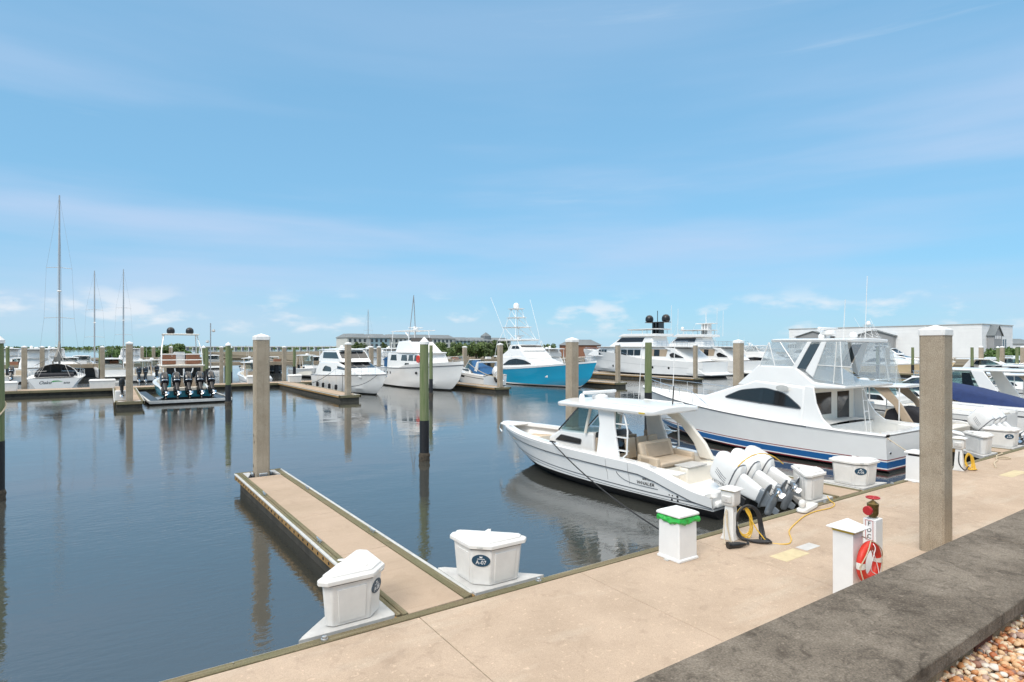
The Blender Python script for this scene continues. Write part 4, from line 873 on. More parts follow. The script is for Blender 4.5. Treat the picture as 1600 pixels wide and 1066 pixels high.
    mesh_line('top_frame', segs, .022, G, t, 6)
    if enclosed:
        sidewin('dark_wing_glass', [(X(3.65), 3.62), (X(4.05), 3.66), (X(3.45), 4.62), (X(3.0), 4.64)][::1], hb, 'glass_grey', t, .02)
        for sd in (1, -1): MB().loft([[(X(a), sd*(hb(X(a), z)+o), z) for a, z in ((3.25, 3.3), (3.62, 3.55), (2.95, zt), (2.72, zt))] for o in (-.02, .03)]).build('wing_frame', G, t, bevel=.01); MB().loft([[(X(a), sd*(hb(X(a), z)+o), z) for a, z in ((4.08, 3.6), (4.30, 3.66), (3.62, zt), (3.42, zt))] for o in (-.02, .03)]).build('wing_frame', G, t, bevel=.01)
        sidewin('clear_curtain', [(X(4.3), 3.72), (X(6.05), 3.74), (X(5.65), zt), (X(3.62), zt)], hb, 'clear_vinyl', t, .006, th=.006)
        sidewin('clear_curtain', [(X(1.35), 3.05), (X(3.25), 3.25), (X(2.72), zt), (X(1.8), zt)], hb, 'clear_vinyl', t, .006, th=.006)
        MB().loft([[(X(6.05), y, 3.74), (X(5.68), y*.95, zt)] for y in (-1.25, -.4, .4, 1.25)], closed=False).build('front_curtain', 'clear_vinyl', t); MB().loft([[(X(1.30), y*1.05, 3.05), (X(1.78), y, zt)] for y in (-1.5, 0, 1.5)], closed=False).build('aft_curtain', 'clear_vinyl', t)
        mesh_line('curtain_zip', [[(X(1.55), sd*(hb(X(1.5), 3.8)+.012), 3.75), (X(3.1), sd*(hb(X(3), 3.8)+.012), 3.8)] for sd in (1, -1)]+[[(X(2.3), sd*(hb(X(2.3), 3.1)+.012), 3.1), (X(2.25), sd*(hb(X(2.2), zt)+.012), zt)] for sd in (1, -1)], .018, 'white_canvas', t)
    mesh_line('antenna', [[(X(2.3), -.6, zt+.05), (X(2.2), -.6, zt+2.7)], [(X(2.6), .6, zt+.05), (X(2.5), .62, zt+1.7)]], .012, 'gelcoat', t)
    radar(t, X(3.6), .1, zt+.3, .3, .7); MB().tube([(X(3.6), .1, zt+.04), (X(3.6), .1, zt+.32)], .09).build('radar_post', G, t); MB().ball((X(2.6), -.2, zt+.26), .16).build('dome', 'gelcoat', t); MB().ball((X(4.4), -.7, zt+.25), .13).build('dome', 'gelcoat', t)
    H.rail(t, .56, .985, .62, 8)
    if tower:
        Z = [zt, zt+1.5, zt+2.6, zt+3.6]; wd = [1.5, .95, .62, .45]; xs = [(1.9, 5.0), (2.3, 4.3), (2.6, 3.9), (2.8, 3.6)]; segs = []
        for i in range(3):
            for sd in (1, -1):
                for e in (0, 1): segs.append([(X(xs[i][e]), sd*wd[i], Z[i]), (X(xs[i+1][e]), sd*wd[i+1], Z[i+1])])
                segs.append([(X(xs[i+1][0]), sd*wd[i+1], Z[i+1]), (X(xs[i+1][1]), sd*wd[i+1], Z[i+1])]); segs.append([(X(xs[i][1]), sd*wd[i], Z[i]), (X(xs[i+1][0]), sd*wd[i+1], Z[i+1])])
            for e in (0, 1): segs.append([(X(xs[i+1][e]), wd[i+1], Z[i+1]), (X(xs[i+1][e]), -wd[i+1], Z[i+1])])
        mesh_line('tower_frame', segs, .03, 'alloy_white', t)
        for z, a, b, w in ((Z[1], 1.9, 4.8, 1.15), (Z[2], 2.4, 4.2, .8), (Z[3], 2.6, 3.9, .75)): slab('tower_platform', [(X(a), w), (X(b), w*.9)], lambda x, z=z: z, G, t, .06, .01, .02)
        satdome(t, X(3.2), 0, Z[3]+.08, .36)
        for sd in (1, -1): mesh_line('outrigger', [[(X(5.2), sd*(B/2-.3), 2.9), (X(4.0), sd*(B/2-.1), 6.0), (X(2.2), sd*(B/2+.25), 9.6)]], .022, 'alloy_white', t)
    return t, H
sf, HS = sportfish('white sportfishing yacht with blue and red waterline stripes and a clear flybridge enclosure', (25.0, 10.0, 0), 90, 13.7)
MB().lathe([(.0001, 0), (.28, 0), (.28, .008), (.0001, .01)], (0, 0, 0), 20, sy=.45).xf(frame((4.05, 2.02, 2.82), (-1, 0, 0), (0, 1, 0))).build('emblem', 'vinyl_grey', sf)
MB().box(.6, 1.3, -2.15, -1.7, 1.0, 1.35).build('tackle_locker', 'deck_white', sf, bevel=.02)
for z in (1.18, .72): MB().obox((.0, 1.9, z), (.04, .12, .08)).build('transom_fitting', 'steel', sf, bevel=.01)

def walkaround(label, loc, rz, L=11, B=3.3, hullm=G, eng=3, engm=G, tilt=40, top=True, cover=None, coverm='black_canvas', group=None, stripe=True, boat='centre_console_boat', topz=2.6, engleg=None, tower=False):
    """T-top outboard boat, smaller sister of the near one"""
    t = thing(boat, label, 'boat', loc, rz, group); zs = lambda u: 1.0+.5*u**1.7-.25*max(0, .14-u)/.14
    H = Hull(L, B, zs, draft=.5, c0=.1, c1=.9, bcf=.92, s0=.42, p=2.5, rake=1.3, flare=1.5)
    H.band('bottom', -9, .2, 'antifoul', t); H.band('topsides', .2, zs, hullm, t, 4); H.rub(G, t, .04)
    if stripe: H.band('hull_stripe', lambda u: .42+.3*u*u, lambda u: .5+.3*u*u, 'stripe_grey', t, 1, .006, transom=False)
    H.gunwale('gunwale', 0, .985, .28, G, t, .05); H.liner(.1, .93, .27, .4, 'cream_gel', 'deck_white', t)
    house('console', [(7.2*L/11, .4), (7.1*L/11, 1.45), (6.4*L/11, 1.75), (5.0*L/11, 1.75), (5.0*L/11, .4)], hwf(.75, 5, -.06), G, t, .08)
    sidewin('console_window', rpoly([(6.7*L/11, 1.25), (5.4*L/11, 1.25), (5.4*L/11, 1.5), (6.5*L/11, 1.5)], .05), hwf(.75, 5, -.06), 'glass_dark', t)
    k = L/11
    if top:
        slab('hardtop', [(2.8*k, 1.1), (3.0*k, 1.3), (4.8*k, 1.4), (6.2*k, 1.2), (6.9*k, .6)], lambda x: topz+.03*math.sin(x), G, t, .09, .04, .07)
        for sd in (1, -1):
            MB().loft([[(a, sd*y-.06, z), (b, sd*y-.06, z), (b, sd*y+.06, z), (a, sd*y+.06, z)] for z, a, b, y in ((.9, 2.3*k, 2.8*k, 1.2), (1.8, 2.9*k, 3.3*k, 1.12), (topz, 3.6*k, 4.3*k, 1.0))]).build('aft_leg', 'tan_vinyl', t, bevel=.03)
            mesh_line('top_pipe', [[(6.0*k, sd*.75, 1.7), (5.6*k, sd*.9, topz)], [(4.5*k, sd*.85, .5), (4.5*k, sd*.95, topz)], [(3.0*k, sd*1.25, 1.1), (3.0*k, sd*1.22, topz)]], .03, G, t)
        MB().loft([[(6.3*k, y, 1.72), (5.75*k, y, topz)] for y in (-.7, .7)], closed=False).build('windscreen', 'windscreen', t)
        radar(t, 5.2*k, 0, topz+.16, .25); mesh_line('antenna', [[(3.4*k, .7, topz+.1), (3.2*k, .75, topz+2.2)]], .012, 'gelcoat', t)
    for y in (-.4, .4): house('helm_seat', [(3.7*k, .5), (3.7*k, 1.55), (3.85*k, 1.55), (3.95*k, 1.1), (4.4*k, 1.1), (4.4*k, .5)], hwf(.3, 0), 'beige_vinyl', t, .05).location.y = y
    if cover: house('seat_cover', [(1.7*k, .9), (1.8*k, 1.2), (2.6*k, 1.6), (3.3*k, 1.7), (3.8*k, 1.5), (3.9*k, .9)], hwf(.95, 2, 0, .9, -.3), coverm, t, .12)
    house('aft_seat', [(.9*k, .4), (.9*k, .95), (1.5*k, .95), (1.5*k, .4)], hwf(B/2-.55, 0), 'cream_gel', t, .05)
    for i in range(eng): outboard(t, -.1, (i-(eng-1)/2)*(.72 if eng < 5 else .86), .68 if engm == G else .82, tilt, engm, engleg or engm, 'engine_grey' if engm == G else 'black_gloss', (.95 if engm == G else 1.05) if eng < 5 else 1.15, accent='stripe_grey' if engm == G else 'steel')
    return t, H
def express(label, loc, rz, L=13, B=4.0, hullm=G, canvas='navy_canvas', eng=0, hardtop=False, group=None, house_h=2.6, boat='express_cruiser', win='glass_dark', flare=1.6, bz=1.9, arch=True):
    t = thing(boat, label, 'boat', loc, rz, group); zs = lambda u: 1.25+(bz-1.25)*u**1.3; k = L/13
    H = Hull(L, B, zs, draft=.6, c0=.05, c1=.95, bcf=.92, s0=.38, p=2.3, rake=1.6, flare=flare)
    H.band('bottom', -9, .12, 'antifoul', t); H.band('topsides', .12, zs, hullm, t, 4); H.rub(G, t, .04); H.band('hull_stripe', lambda u: zs(u)-.38, lambda u: zs(u)-.30, 'stripe_grey', t, 1, .006, transom=False)
    H.band('hull_window', lambda u: .85+.2*u, lambda u: 1.05+.25*u, win, t, 1, .008, .45, .72, False)
    H.deck('deck', .38, 1, G, t, .0, .02, .18); H.gunwale('coaming', 0, .4, .35, G, t, .12); H.liner(.02, .38, .33, .6, 'cream_gel', 'deck_white', t)
    hw = hwf(B/2-.55, 5*k, -.11/k, 1.6, -.10)
    house('trunk_cabin', [(5.0*k, 1.2), (5.0*k, 1.95), (7.0*k, 2.1), (10.2*k, 1.95), (11.2*k, 1.75), (11.2*k, 1.2)], hw, G, t, .12, 3)
    sidewin('cabin_window', rpoly([(5.6*k, 1.62), (9.4*k, 1.72), (8.6*k, 1.92), (5.9*k, 1.9)], .12), hw, win, t)
    hs = hwf(B/2-.6, 5*k, -.07/k, 2, -.22)
    house('windscreen_frame', [(7.55*k, 2.0), (7.45*k, 2.0), (6.15*k, house_h+.1), (6.25*k, house_h+.14)], hs, 'alloy_white', t, 0)
    frontwin('windscreen', (7.45*k, 2.05), (6.25*k, house_h+.05), hs, 'glass_grey', t, 3)
    sidewin('side_screen', [(7.3*k, 2.03), (4.9*k, 1.95), (5.2*k, house_h), (6.2*k, house_h+.05)], hs, 'windscreen', t, .005, th=.006)
    if hardtop:
        slab('hardtop', [(2.2*k, 1.2), (2.6*k, 1.45), (5.0*k, 1.5), (6.3*k, 1.3), (6.7*k, .9)], lambda x: house_h+.12, G, t, .1, .05, .08)
        for sd in (1, -1): house('hardtop_leg', [(3.0*k, 1.3), (3.9*k, 1.3), (4.6*k, house_h+.15), (4.0*k, house_h+.15)], hwf(.06, 0), G, t, .03).location.y = sd*(B/2-.62); sidewin('roof_glass', [(4.4*k, 2.0), (5.0*k, 2.0), (5.1*k, house_h), (4.7*k, house_h)], hs, win, t)
    elif arch:
        for sd in (1, -1): house('radar_arch', [(2.5*k, 1.35), (3.6*k, 1.35), (2.6*k, 2.75), (2.2*k, 2.75)], hwf(.09, 0), G, t, .05).location.y = sd*(B/2-.4)
        house('arch_top', [(2.2*k, 2.68), (2.65*k, 2.68), (2.55*k, 2.85), (2.2*k, 2.85)], hwf(B/2-.38, 0), G, t, .05)
    if canvas:
        rings = []
        for x, h, w in ((.35, 1.42, .86), (1.2, 1.75, .9), (3.0, 2.2, .92), (4.6, 2.45, .8), (6.0, house_h-.02, .62), (6.6, 2.35, .6)):
            b = (B/2-.1)*w; rings.append([(x*k, -b, 1.36+.06*(x > 4.5)*8), (x*k, -b*.92, h*.72+.4), (x*k, -b*.5, h), (x*k, 0, h+.08), (x*k, b*.5, h), (x*k, b*.92, h*.72+.4), (x*k, b, 1.36+.06*(x > 4.5)*8)])
        MB().loft(rings, closed=False).build('cockpit_cover', canvas, t, angle=80)
    H.rail(t, .5, .985, .6, 8)
    for i in range(eng): outboard(t, -.1, (i-(eng-1)/2)*.75, .85, 45, G, G, 'engine_grey', 1.1)
    if not eng: MB().box(-.9, .1, -B/2*.85, B/2*.85, .25, .38).build('swim_platform', G, t, bevel=.05)
    return t, H
def motoryacht(label, loc, rz, L=30, B=6.6, domes=True, group=None, boat='motor_yacht', decks=2):
    t = thing(boat, label, 'boat', loc, rz, group); k = L/30; zs = lambda u: 2.3+1.5*u**1.4
    H = Hull(L, B, zs, draft=1.3, c0=.2, c1=1.4, bcf=.94, s0=.4, p=2.2, rake=3.0, flare=1.8, tap=.92); X = lambda q: q*k
    H.band('bottom', -9, .1, 'antifoul', t); H.band('boot_stripe', .1, .28, 'stripe_grey', t, 1); H.band('topsides', .28, zs, G, t, 6); H.deck('main_deck', .03, 1, 'deck_white', t, .0, .02, .1)
    H.band('knuckle', lambda u: zs(u)-1.05, lambda u: zs(u)-1.0, 'vinyl_grey', t, 1, .01, transom=False)
    H.band('bulwark', zs, lambda u: zs(u)+.45*min(1, max(0, (u-.42)*6)), G, t, 1, 0, .42, 1., False)
    for x in (6.3, 9.6, 18.2, 19.4): 
        for sd in (1, -1): MB().lathe([(.001, 0), (.2, 0), (.2, .03), (.001, .03)], (X(x), sd*(H.hb(X(x)/L, 1.3)-.01)-(0 if sd > 0 else .02), 1.3), 12, 'y').build('porthole', 'glass_dark', t)
    hw = hwf(B/2-.62, X(10), -.03/k, 2.5, -.08)
    house('main_house', [(X(4.6), 2.2), (X(6.8), 4.4), (X(22.5), 4.6), (X(26.0), 3.5), (X(26.5), 3.0)], hw, G, t, .12)
    for a, b in ((12.8, 19.2), (21.2, 23.4)): 
        n = 4 if a < 15 else 3
        for i in range(n): w = (b-a)/n; sidewin('salon_window', rpoly([(X(a+w*i+.06), 3.15), (X(a+w*(i+1)-.06), 3.15), (X(a+w*(i+1)-.06), 4.12), (X(a+w*i+.06), 4.12)], .08), hw, 'glass_dark', t, .015)
    sidewin('aft_opening', [(X(7.2), 3.05), (X(11.0), 3.05), (X(11.0), 4.2), (X(6.9), 4.2)], hw, 'tan_vinyl', t, .01); sidewin('aft_window', [(X(8.6), 3.1), (X(9.8), 3.1), (X(9.8), 4.15), (X(8.6), 4.15)], hw, 'glass_dark', t, .02); sidewin('quarter_window', rpoly([(X(3.4), 2.9), (X(6.0), 2.9), (X(6.4), 3.4), (X(5.6), 3.7)], .3), hwf(B/2-.35, 0), 'glass_dark', t, .02)
    house('side_wing', [(X(2.6), 2.3), (X(5.4), 4.35), (X(7.4), 4.5), (X(7.0), 4.2), (X(6.2), 4.0), (X(5.8), 2.3)], hwf(B/2-.37, 0), G, t, .08)
    slab('boat_deck', [(X(2.8), B/2-.5), (X(6), B/2-.3), (X(22), B/2-.45), (X(24), B/2-1.2)], lambda x: 4.5, G, t, .16, .05, .02)
    h2 = hwf(B/2-1.3, X(12), -.03/k, 5, -.18)
    house('sky_lounge', [(X(10.5), 4.6), (X(11.0), 6.35), (X(18.2), 6.4), (X(21.2), 4.65)], h2, G, t, .15); sidewin('lounge_window', [(X(13), 5.4), (X(19.4), 5.4), (X(18.1), 6.15), (X(12.6), 6.15)], h2, 'glass_dark', t, .02); frontwin('lounge_front', (X(20.2), 5.25), (X(18.6), 6.2), h2, 'glass_dark', t, 3)
    slab('fly_hardtop', [(X(10.2), 2.0), (X(12), 2.3), (X(16.2), 2.1), (X(17.2), 1.2)], lambda x: 7.45, G, t, .14, .05, .05)
    mesh_line('hardtop_posts', [[(X(x), sd*1.9, 6.3), (X(x), sd*1.9, 7.5)] for x in (11, 13, 15.5) for sd in (1, -1)], .05, G, t); house('fly_coaming', [(X(9.8), 6.3), (X(9.8), 6.75), (X(17.4), 6.8), (X(18.6), 6.35)], hwf(2.15, 0), G, t, .06)
    m = 'black_gloss' if domes else G
    for x in (10.6, 11.3, 12.0): MB().loft([[(X(x)+o, y, z) for o, y in ((-.14, -.5), (.14, -.5), (.14, .5), (-.14, .5))] for z, o2 in ((6.4, 0), (8.7, .0))]).xf(Matrix.Shear('XY', 4, (0, 0)) if False else Matrix()).build('mast_leg', m, t)
    MB().box(X(9.2), X(13.4), -.9, .9, 8.6, 8.72).build('mast_platform', m, t, bevel=.03)
    if domes:
        for x in (9.6, 13.2): satdome(t, X(x), 0, 8.72, .68, 'black_plastic')
    MB().tube([(X(11.4), 0, 8.7), (X(11.4), 0, 10.6)], .06).build('mast_head', m, t); mesh_line('antenna', [[(X(7.5), 1.2, 6.4), (X(7.4), 1.2, 11.2)], [(X(8.2), -1.2, 6.4), (X(8.1), -1.2, 10.8)]], .03, 'gelcoat', t)
    MB().box(-1.6, .2, -B/2*.88, B/2*.88, .35, .55).build('swim_platform', 'deck_white', t, bevel=.05)
    for i in range(7): MB().box(-.2+i*.3, .15+i*.3, 1.5, 2.4, .55+i*.28, .62+i*.28).build('stair', 'teak', t)
    house('stair_wing', [(-.4, .5), (2.6, 2.4), (2.9, 2.4), (2.9, .5)], hwf(B/2-.25, 0), G, t, .06)
    H.rail(t, .45, .98, .75, 12); mesh_line('deck_rail', [[(X(2.9), sd*(B/2-.6), 4.66+h), (X(10), sd*(B/2-.45), 4.66+h)] for sd in (1, -1) for h in (.4, .8)]+[[(X(3+i), sd*(B/2-.55), 4.66), (X(3+i), sd*(B/2-.55), 5.46)] for i in range(7) for sd in (1, -1)], .025, 'steel', t)
    return t, H
def cruiser(label, loc, rz, L=14, B=4.4, fly=True, group=None, boat='cabin_cruiser', hullm=G, win='glass_dark', canvas=None):
    t = thing(boat, label, 'boat', loc, rz, group); k = L/14; X = lambda q: q*k; zs = lambda u: 1.5+.55*u**1.3
    H = Hull(L, B, zs, draft=.8, c0=.05, c1=1.1, bcf=.93, s0=.42, p=2.4, rake=1.5, flare=1.6)
    H.band('bottom', -9, .12, 'antifoul', t); H.band('topsides', .12, zs, hullm, t, 4); H.rub('stripe_grey', t, .04); H.deck('deck', .02, 1, G, t, .0, .02, .14)
    hw = hwf(B/2-.35, X(5), -.09/k, 1.6, -.10)
    house('deckhouse', [(X(1.6), 1.4), (X(1.9), 2.3), (X(2.6), 3.0), (X(6.5), 3.05), (X(9.4), 2.35), (X(11.4), 2.05), (X(11.6), 1.6)], hw, G, t, .14, 3)
    sidewin('oval_window', rpoly([(X(3.4), 2.0), (X(5.6), 2.0), (X(5.4), 2.45), (X(4.0), 2.6)], .3), hw, win, t, .016); sidewin('forward_window', rpoly([(X(6.8), 2.32), (X(9.0), 2.22), (X(8.4), 2.45), (X(6.8), 2.62)], .08), hw, win, t, .016)
    frontwin('windscreen', (X(9.0), 2.44), (X(6.9), 2.96), hw, win, t, 3)
    if fly:
        h2 = hwf(B/2-.62, X(5), -.07/k, 3, -.12); house('pilothouse', [(X(1.9), 2.9), (X(1.9), 3.55), (X(2.6), 4.15), (X(6.0), 4.2), (X(7.6), 3.0)], h2, G, t, .1, 3)
        sidewin('bridge_window', [(X(2.9), 3.35), (X(6.7), 3.35), (X(6.0), 4.0), (X(2.9), 4.0)], h2, win, t, .016); frontwin('bridge_front', (X(7.1), 3.4), (X(6.25), 4.05), h2, win, t, 3)
        slab('hardtop', [(X(.6), 1.5), (X(1.0), 1.65), (X(5.5), 1.6), (X(6.4), 1.2)], lambda x: 4.18, G, t, .1, .05, .08)
        mesh_line('aft_pillars', [[(X(1.0), sd*1.5, 2.9), (X(1.0), sd*1.5, 4.2)] for sd in (1, -1)]+[[(X(.8), sd*1.7, 1.5), (X(1.0), sd*1.5, 2.9)] for sd in (1, -1)], .06, G, t); satdome(t, X(2.2), .5, 4.35, .22); radar(t, X(3.8), 0, 4.35, .3)
    if canvas: house('canvas', [(X(.2), 1.5), (X(.4), 2.9), (X(2.6), 3.1), (X(2.6), 1.5)], hwf(B/2-.5, 0), canvas, t, .1)
    H.rail(t, .45, .985, .65, 9)
    return t, H
def trawler(label, loc, rz):
    t = thing('trawler_yacht', label, 'boat', loc, rz); L, B = 17.5, 5.0; zs = lambda u: 2.15+.95*max(0, u-.25)**1.6
    H = Hull(L, B, zs, draft=1.0, c0=.1, c1=1.3, bcf=.95, s0=.4, p=2.3, rake=1.9, flare=1.9)
    H.band('bottom', -9, .15, 'antifoul', t); H.band('topsides', .15, zs, G, t, 5); H.rub('stripe_grey', t, .05, dz=-.02); H.deck('deck', .02, 1, 'deck_white', t, -.02, .02, .1)
    for u in (.1, .13, .16, .21, .26): 
        for sd in (1, -1): MB().obox((L*u, sd*(H.hb(u, 1.6)), 1.6), (.22, .06, .3)).build('portlight', 'glass_dark', t, bevel=.03)
    for sd in (1, -1): MB().obox((L*.62, sd*(H.hb(.62, 1.75)+.0), 1.75), (.5, .08, .26)).build('hawse_port', 'glass_dark', t, bevel=.03)
    H.band('bulwark', zs, lambda u: zs(u)+.35*min(1, max(0, (u-.4)*8)), G, t, 1, 0, .4, 1, False)
    hw = hwf(B/2-.4, 6, -.07, 2, -.06)
    house('deckhouse', [(3.2, 2.1), (3.2, 3.85), (10.4, 3.85), (11.2, 2.85), (12.9, 2.75), (13.0, 2.2)], hw, G, t, .06)
    for a, b in ((4.0, 5.5), (6.6, 8.0), (8.3, 9.4), (9.6, 10.4)): sidewin('salon_window', [(a, 3.0), (b+.1, 3.0), (b-.1, 3.65), (a+.2, 3.65)], hw, 'glass_dark' if a < 6 else 'glass_grey', t, .016)
    frontwin('windscreen', (11.0, 3.0), (10.5, 3.7), hw, 'glass_grey', t, 3); sidewin('door_window', [(7.5, 2.3), (8.6, 2.3), (8.5, 2.75), (7.6, 2.75)], hw, 'glass_dark', t, .016)
    slab('brow', [(1.0, 2.0), (1.6, 2.15), (9.5, 2.1), (11.0, 1.6)], lambda x: 3.84, G, t, .12, .05, .05)
    h2 = hwf(1.75, 6, -.06, 4, -.2); house('flybridge', [(4.6, 3.9), (4.9, 5.2), (7.6, 5.3), (10.0, 3.95)], h2, G, t, .1); house('fly_screen', [(7.4, 5.2), (7.9, 5.2), (7.6, 5.6), (7.4, 5.6)], hwf(1.3, 0), 'glass_dark', t, 0)
    mesh_line('bridge_frame', [[(2.6, sd*1.5, 3.95), (2.9, sd*1.4, 6.4)] for sd in (1, -1)]+[[(7.2, sd*1.3, 5.3), (7.0, sd*1.3, 6.4)] for sd in (1, -1)]+[[(2.4, sd*1.4, 6.4), (8.4, sd*1.4, 6.45)] for sd in (1, -1)]+[[(x, -1.4, 6.42), (x, 1.4, 6.42)] for x in (2.5, 4.5, 6.5, 8.3)], .05, G, t)
    mesh_line('mast', [[(5.2, -.4, 5.3), (5.7, 0, 10.6)], [(5.2, .5, 5.3), (5.7, 0, 10.4)]], .05, 'wire', t); radar(t, 6.2, 0, 6.5, .35, .9); MB().ball((5.0, .5, 6.75), .28).build('dome', 'gelcoat', t)
    mesh_line('davit', [[(3.6, .9, 3.95), (3.4, .9, 5.2), (1.4, .9, 6.3)]], .08, G, t); MB().box(2.9, 3.4, -.9, .9, 4.0, 5.0).build('bridge_cover', 'black_canvas', t, bevel=.1)
    house('aft_cover', [(.6, 2.9), (.6, 3.05), (1.6, 3.35), (3.1, 3.35), (3.15, 3.15)], hwf(1.75, 0), 'blue_canvas', t, .05); house('aft_curtain', [(1.8, 2.2), (1.8, 2.95), (3.15, 2.95), (3.15, 2.2)], hwf(2.08, 0), 'blue_canvas', t, .03); mesh_line('aft_frame', [[(.7, sd*1.7, 2.1), (.7, sd*1.7, 3.0)] for sd in (1, -1)], .04, G, t)
    lr = MB(); 
    for sd in (1,): lr.lathe([(.30, -.05), (.40, -.06), (.42, .0), (.40, .06), (.30, .05), (.28, 0), (.30, -.05)], (12.2, -(H.b(.7)-.12), 3.05), 16, 'y')
    lr.build('life_ring', 'ring_red', t); MB().lathe([(.30, -.05), (.40, -.06), (.42, .0), (.40, .06), (.30, .05), (.28, 0), (.30, -.05)], (11.2, -2.02, 3.25), 16, 'y').build('life_ring', 'ring_red', t)
    H.rail(t, .6, .985, .9, 7); 
    return t, H
def sailboat(label, loc, rz, L=14, B=4.5, mast=19, hullm=G, name=True, group=None, boom=True):
    t = thing('sailing_yacht', label, 'boat', loc, rz, group); zs = lambda u: 1.35+.25*u
    H = Hull(L, B, zs, draft=.5, c0=-.1, c1=1.0, bcf=.55, s0=.35, p=2.0, rake=.5, flare=1., tap=.88)
    H.band('bottom', -9, .05, 'antifoul', t); H.band('topsides', .05, zs, hullm, t, 5); H.deck('deck', .0, 1, 'deck_white', t, .0, .02, .12); H.rub('vinyl_grey', t, .035)
    house('coachroof', [(4.6, 1.4), (4.9, 1.85), (9.5, 1.75), (10.5, 1.45)], hwf(1.25, 6, -.09), G, t, .1)
    mx = 7.6
    MB().tube([(mx, 0, 1.4), (mx, 0, mast*.7), (mx, 0, mast)], [.11, .10, .07], 8).build('mast', 'wire', t)
    segs = []
    for z, w in ((mast*.36, 1.35), (mast*.62, 1.15)): mesh_line('spreader', [[(mx-.1, -w, z), (mx, 0, z+.1), (mx-.1, w, z)]], .03, 'wire', t)
    for sd in (1, -1): segs += [[(mx-.1, sd*2.0, 1.5), (mx-.1, sd*1.35, mast*.36), (mx-.1, sd*1.15, mast*.62), (mx, 0, mast-.1)], [(0.2, sd*1.3, 1.5), (2.5, 0, 4.8)]]
    segs += [[(L-.1, 0, 1.7), (mx, 0, mast-.1)], [(2.5, 0, 4.8), (mx, 0, mast-.05)]]; mesh_line('rigging', segs, .013, 'wire', t, 4)
    MB().ball((mx-.4, 0, mast*.50), .22, 8, (1, 1, .4)).build('mast_radar', 'gelcoat', t)
    if boom:
        MB().tube([(mx, 0, 3.1), (1.9, 0, 3.3)], .09).build('boom', 'wire', t)
        MB().loft([[(x, -w, 3.05), (x, -.1, h), (x, .1, h), (x, w, 3.05), (x, 0, 2.95)] for x, w, h in ((1.8, .22, 3.5), (4, .3, 3.9), (6.6, .3, 4.6), (7.5, .2, 5.2))]).build('sail_cover', 'grey_canvas', t)
        MB().loft([[(x, y, z) for y, z in ((-2.1, 2.5), (-1, 3.15), (0, 3.5), (1, 3.15), (2.1, 2.5))] for x in (5.6, 8.2)], closed=False).build('sun_awning', 'grey_canvas', t)
        rings = [[(x, (1.75)*math.cos(a), 1.45+1.25*h*math.sin(a)) for a in [math.pi*i/10 for i in range(11)]] for x, h in ((2.6, 1.0), (4.4, 1.05))]
        MB().loft(rings, closed=False).build('bimini', 'white_canvas', t); MB().loft([[(4.4, 1.7*math.cos(a), 1.45+1.27*math.sin(a)) for a in [math.pi*i/10 for i in range(11)]]], caps=False).add([(4.38, 1.7*math.cos(a), 1.5+1.2*math.sin(a)) for a in [math.pi*i/10 for i in range(11)]], [tuple(range(11))]).build('dodger_window', 'glass_grey', t)
        mesh_line('bimini_frame', [[(2.6, 1.78*math.cos(a), 1.45+1.28*math.sin(a)) for a in [math.pi*i/12 for i in range(13)]]]+[[(2.62, y, 1.6), (2.62, y, 2.62)] for y in (-.45, .45)], .05, 'black_plastic', t)
        house('cockpit_bench', [(.5, 1.4), (.5, 1.75), (2.4, 1.85), (2.4, 1.4)], hwf(1.55, 0), 'black_canvas', t, .08)
    mesh_line('pushpit', [[(.1, -1.9, 1.4), (.0, -1.95, 2.05), (.0, -.6, 2.1)], [(.1, 1.9, 1.4), (.0, 1.95, 2.05), (.0, .6, 2.1)]]+[[(i*1.4, sd*(H.b(i*1.4/L)-.08), 1.4), (i*1.4, sd*(H.b(i*1.4/L)-.08), 2.05)] for i in range(9) for sd in (1, -1)]+[[(i*1.4, sd*(H.b(i*1.4/L)-.08), 2.04) for i in range(10)] for sd in (1, -1)], .016, 'steel', t)
    if name:
        T = frame((-.012, -.25, .92), (0, -1, 0), (-1, 0, 0)); text('stern_name', 'Oaku', .46, frame((-.012, .75, .92), (0, -1, 0), (-1, 0, 0)), 'print_black', t, .004, .35); text('stern_name', 'ana', .38, frame((-.012, -1.0, .9), (0, -1, 0), (-1, 0, 0)), 'print_black', t, .004, .35)
        MB().add([(-.014, .35, .92), (-.014, .05, 1.12), (-.014, -.35, 1.12), (-.014, -.75, .98), (-.014, -.3, 1.03), (-.014, 0, 1.0)], [(0, 1, 2, 3, 4, 5)]).build('stern_swoosh', 'swoosh_green', t)
    return t, H
# ------------------------------------------------------------------ boats on our side, to the right
walkaround('white T top motorboat with a black covered seat beyond the blue striped sportfisher', (31.6, 9.9, 0), 91, 10.5, 3.4, eng=3, tilt=48, cover=True)
express('white express cruiser under a navy cockpit cover with white outboards', (40.6, 10.2, 0), 92, 12, 3.7, eng=2, canvas='navy_canvas', arch=False)
express('white hardtop cruiser with dark roof glass beyond the navy covered cruiser', (46.0, 9.7, 0), 90, 14, 4.2, canvas=None, hardtop=True, house_h=2.9)
express('low white express cruiser with bare cockpit beside the T top boat with a black cover', (36.0, 10.4, 0), 91, 11.5, 3.5, canvas=None, arch=False)
walkaround('white T top boat moored beyond the white hardtop cruiser', (51.5, 9.9, 0), 90, 10.5, 3.3, eng=2)
express('white hardtop cruiser with a navy cover at the far end of our dock', (57.5, 9.7, 0), 90, 13.5, 4.1, canvas='navy_canvas', hardtop=True, house_h=2.9)

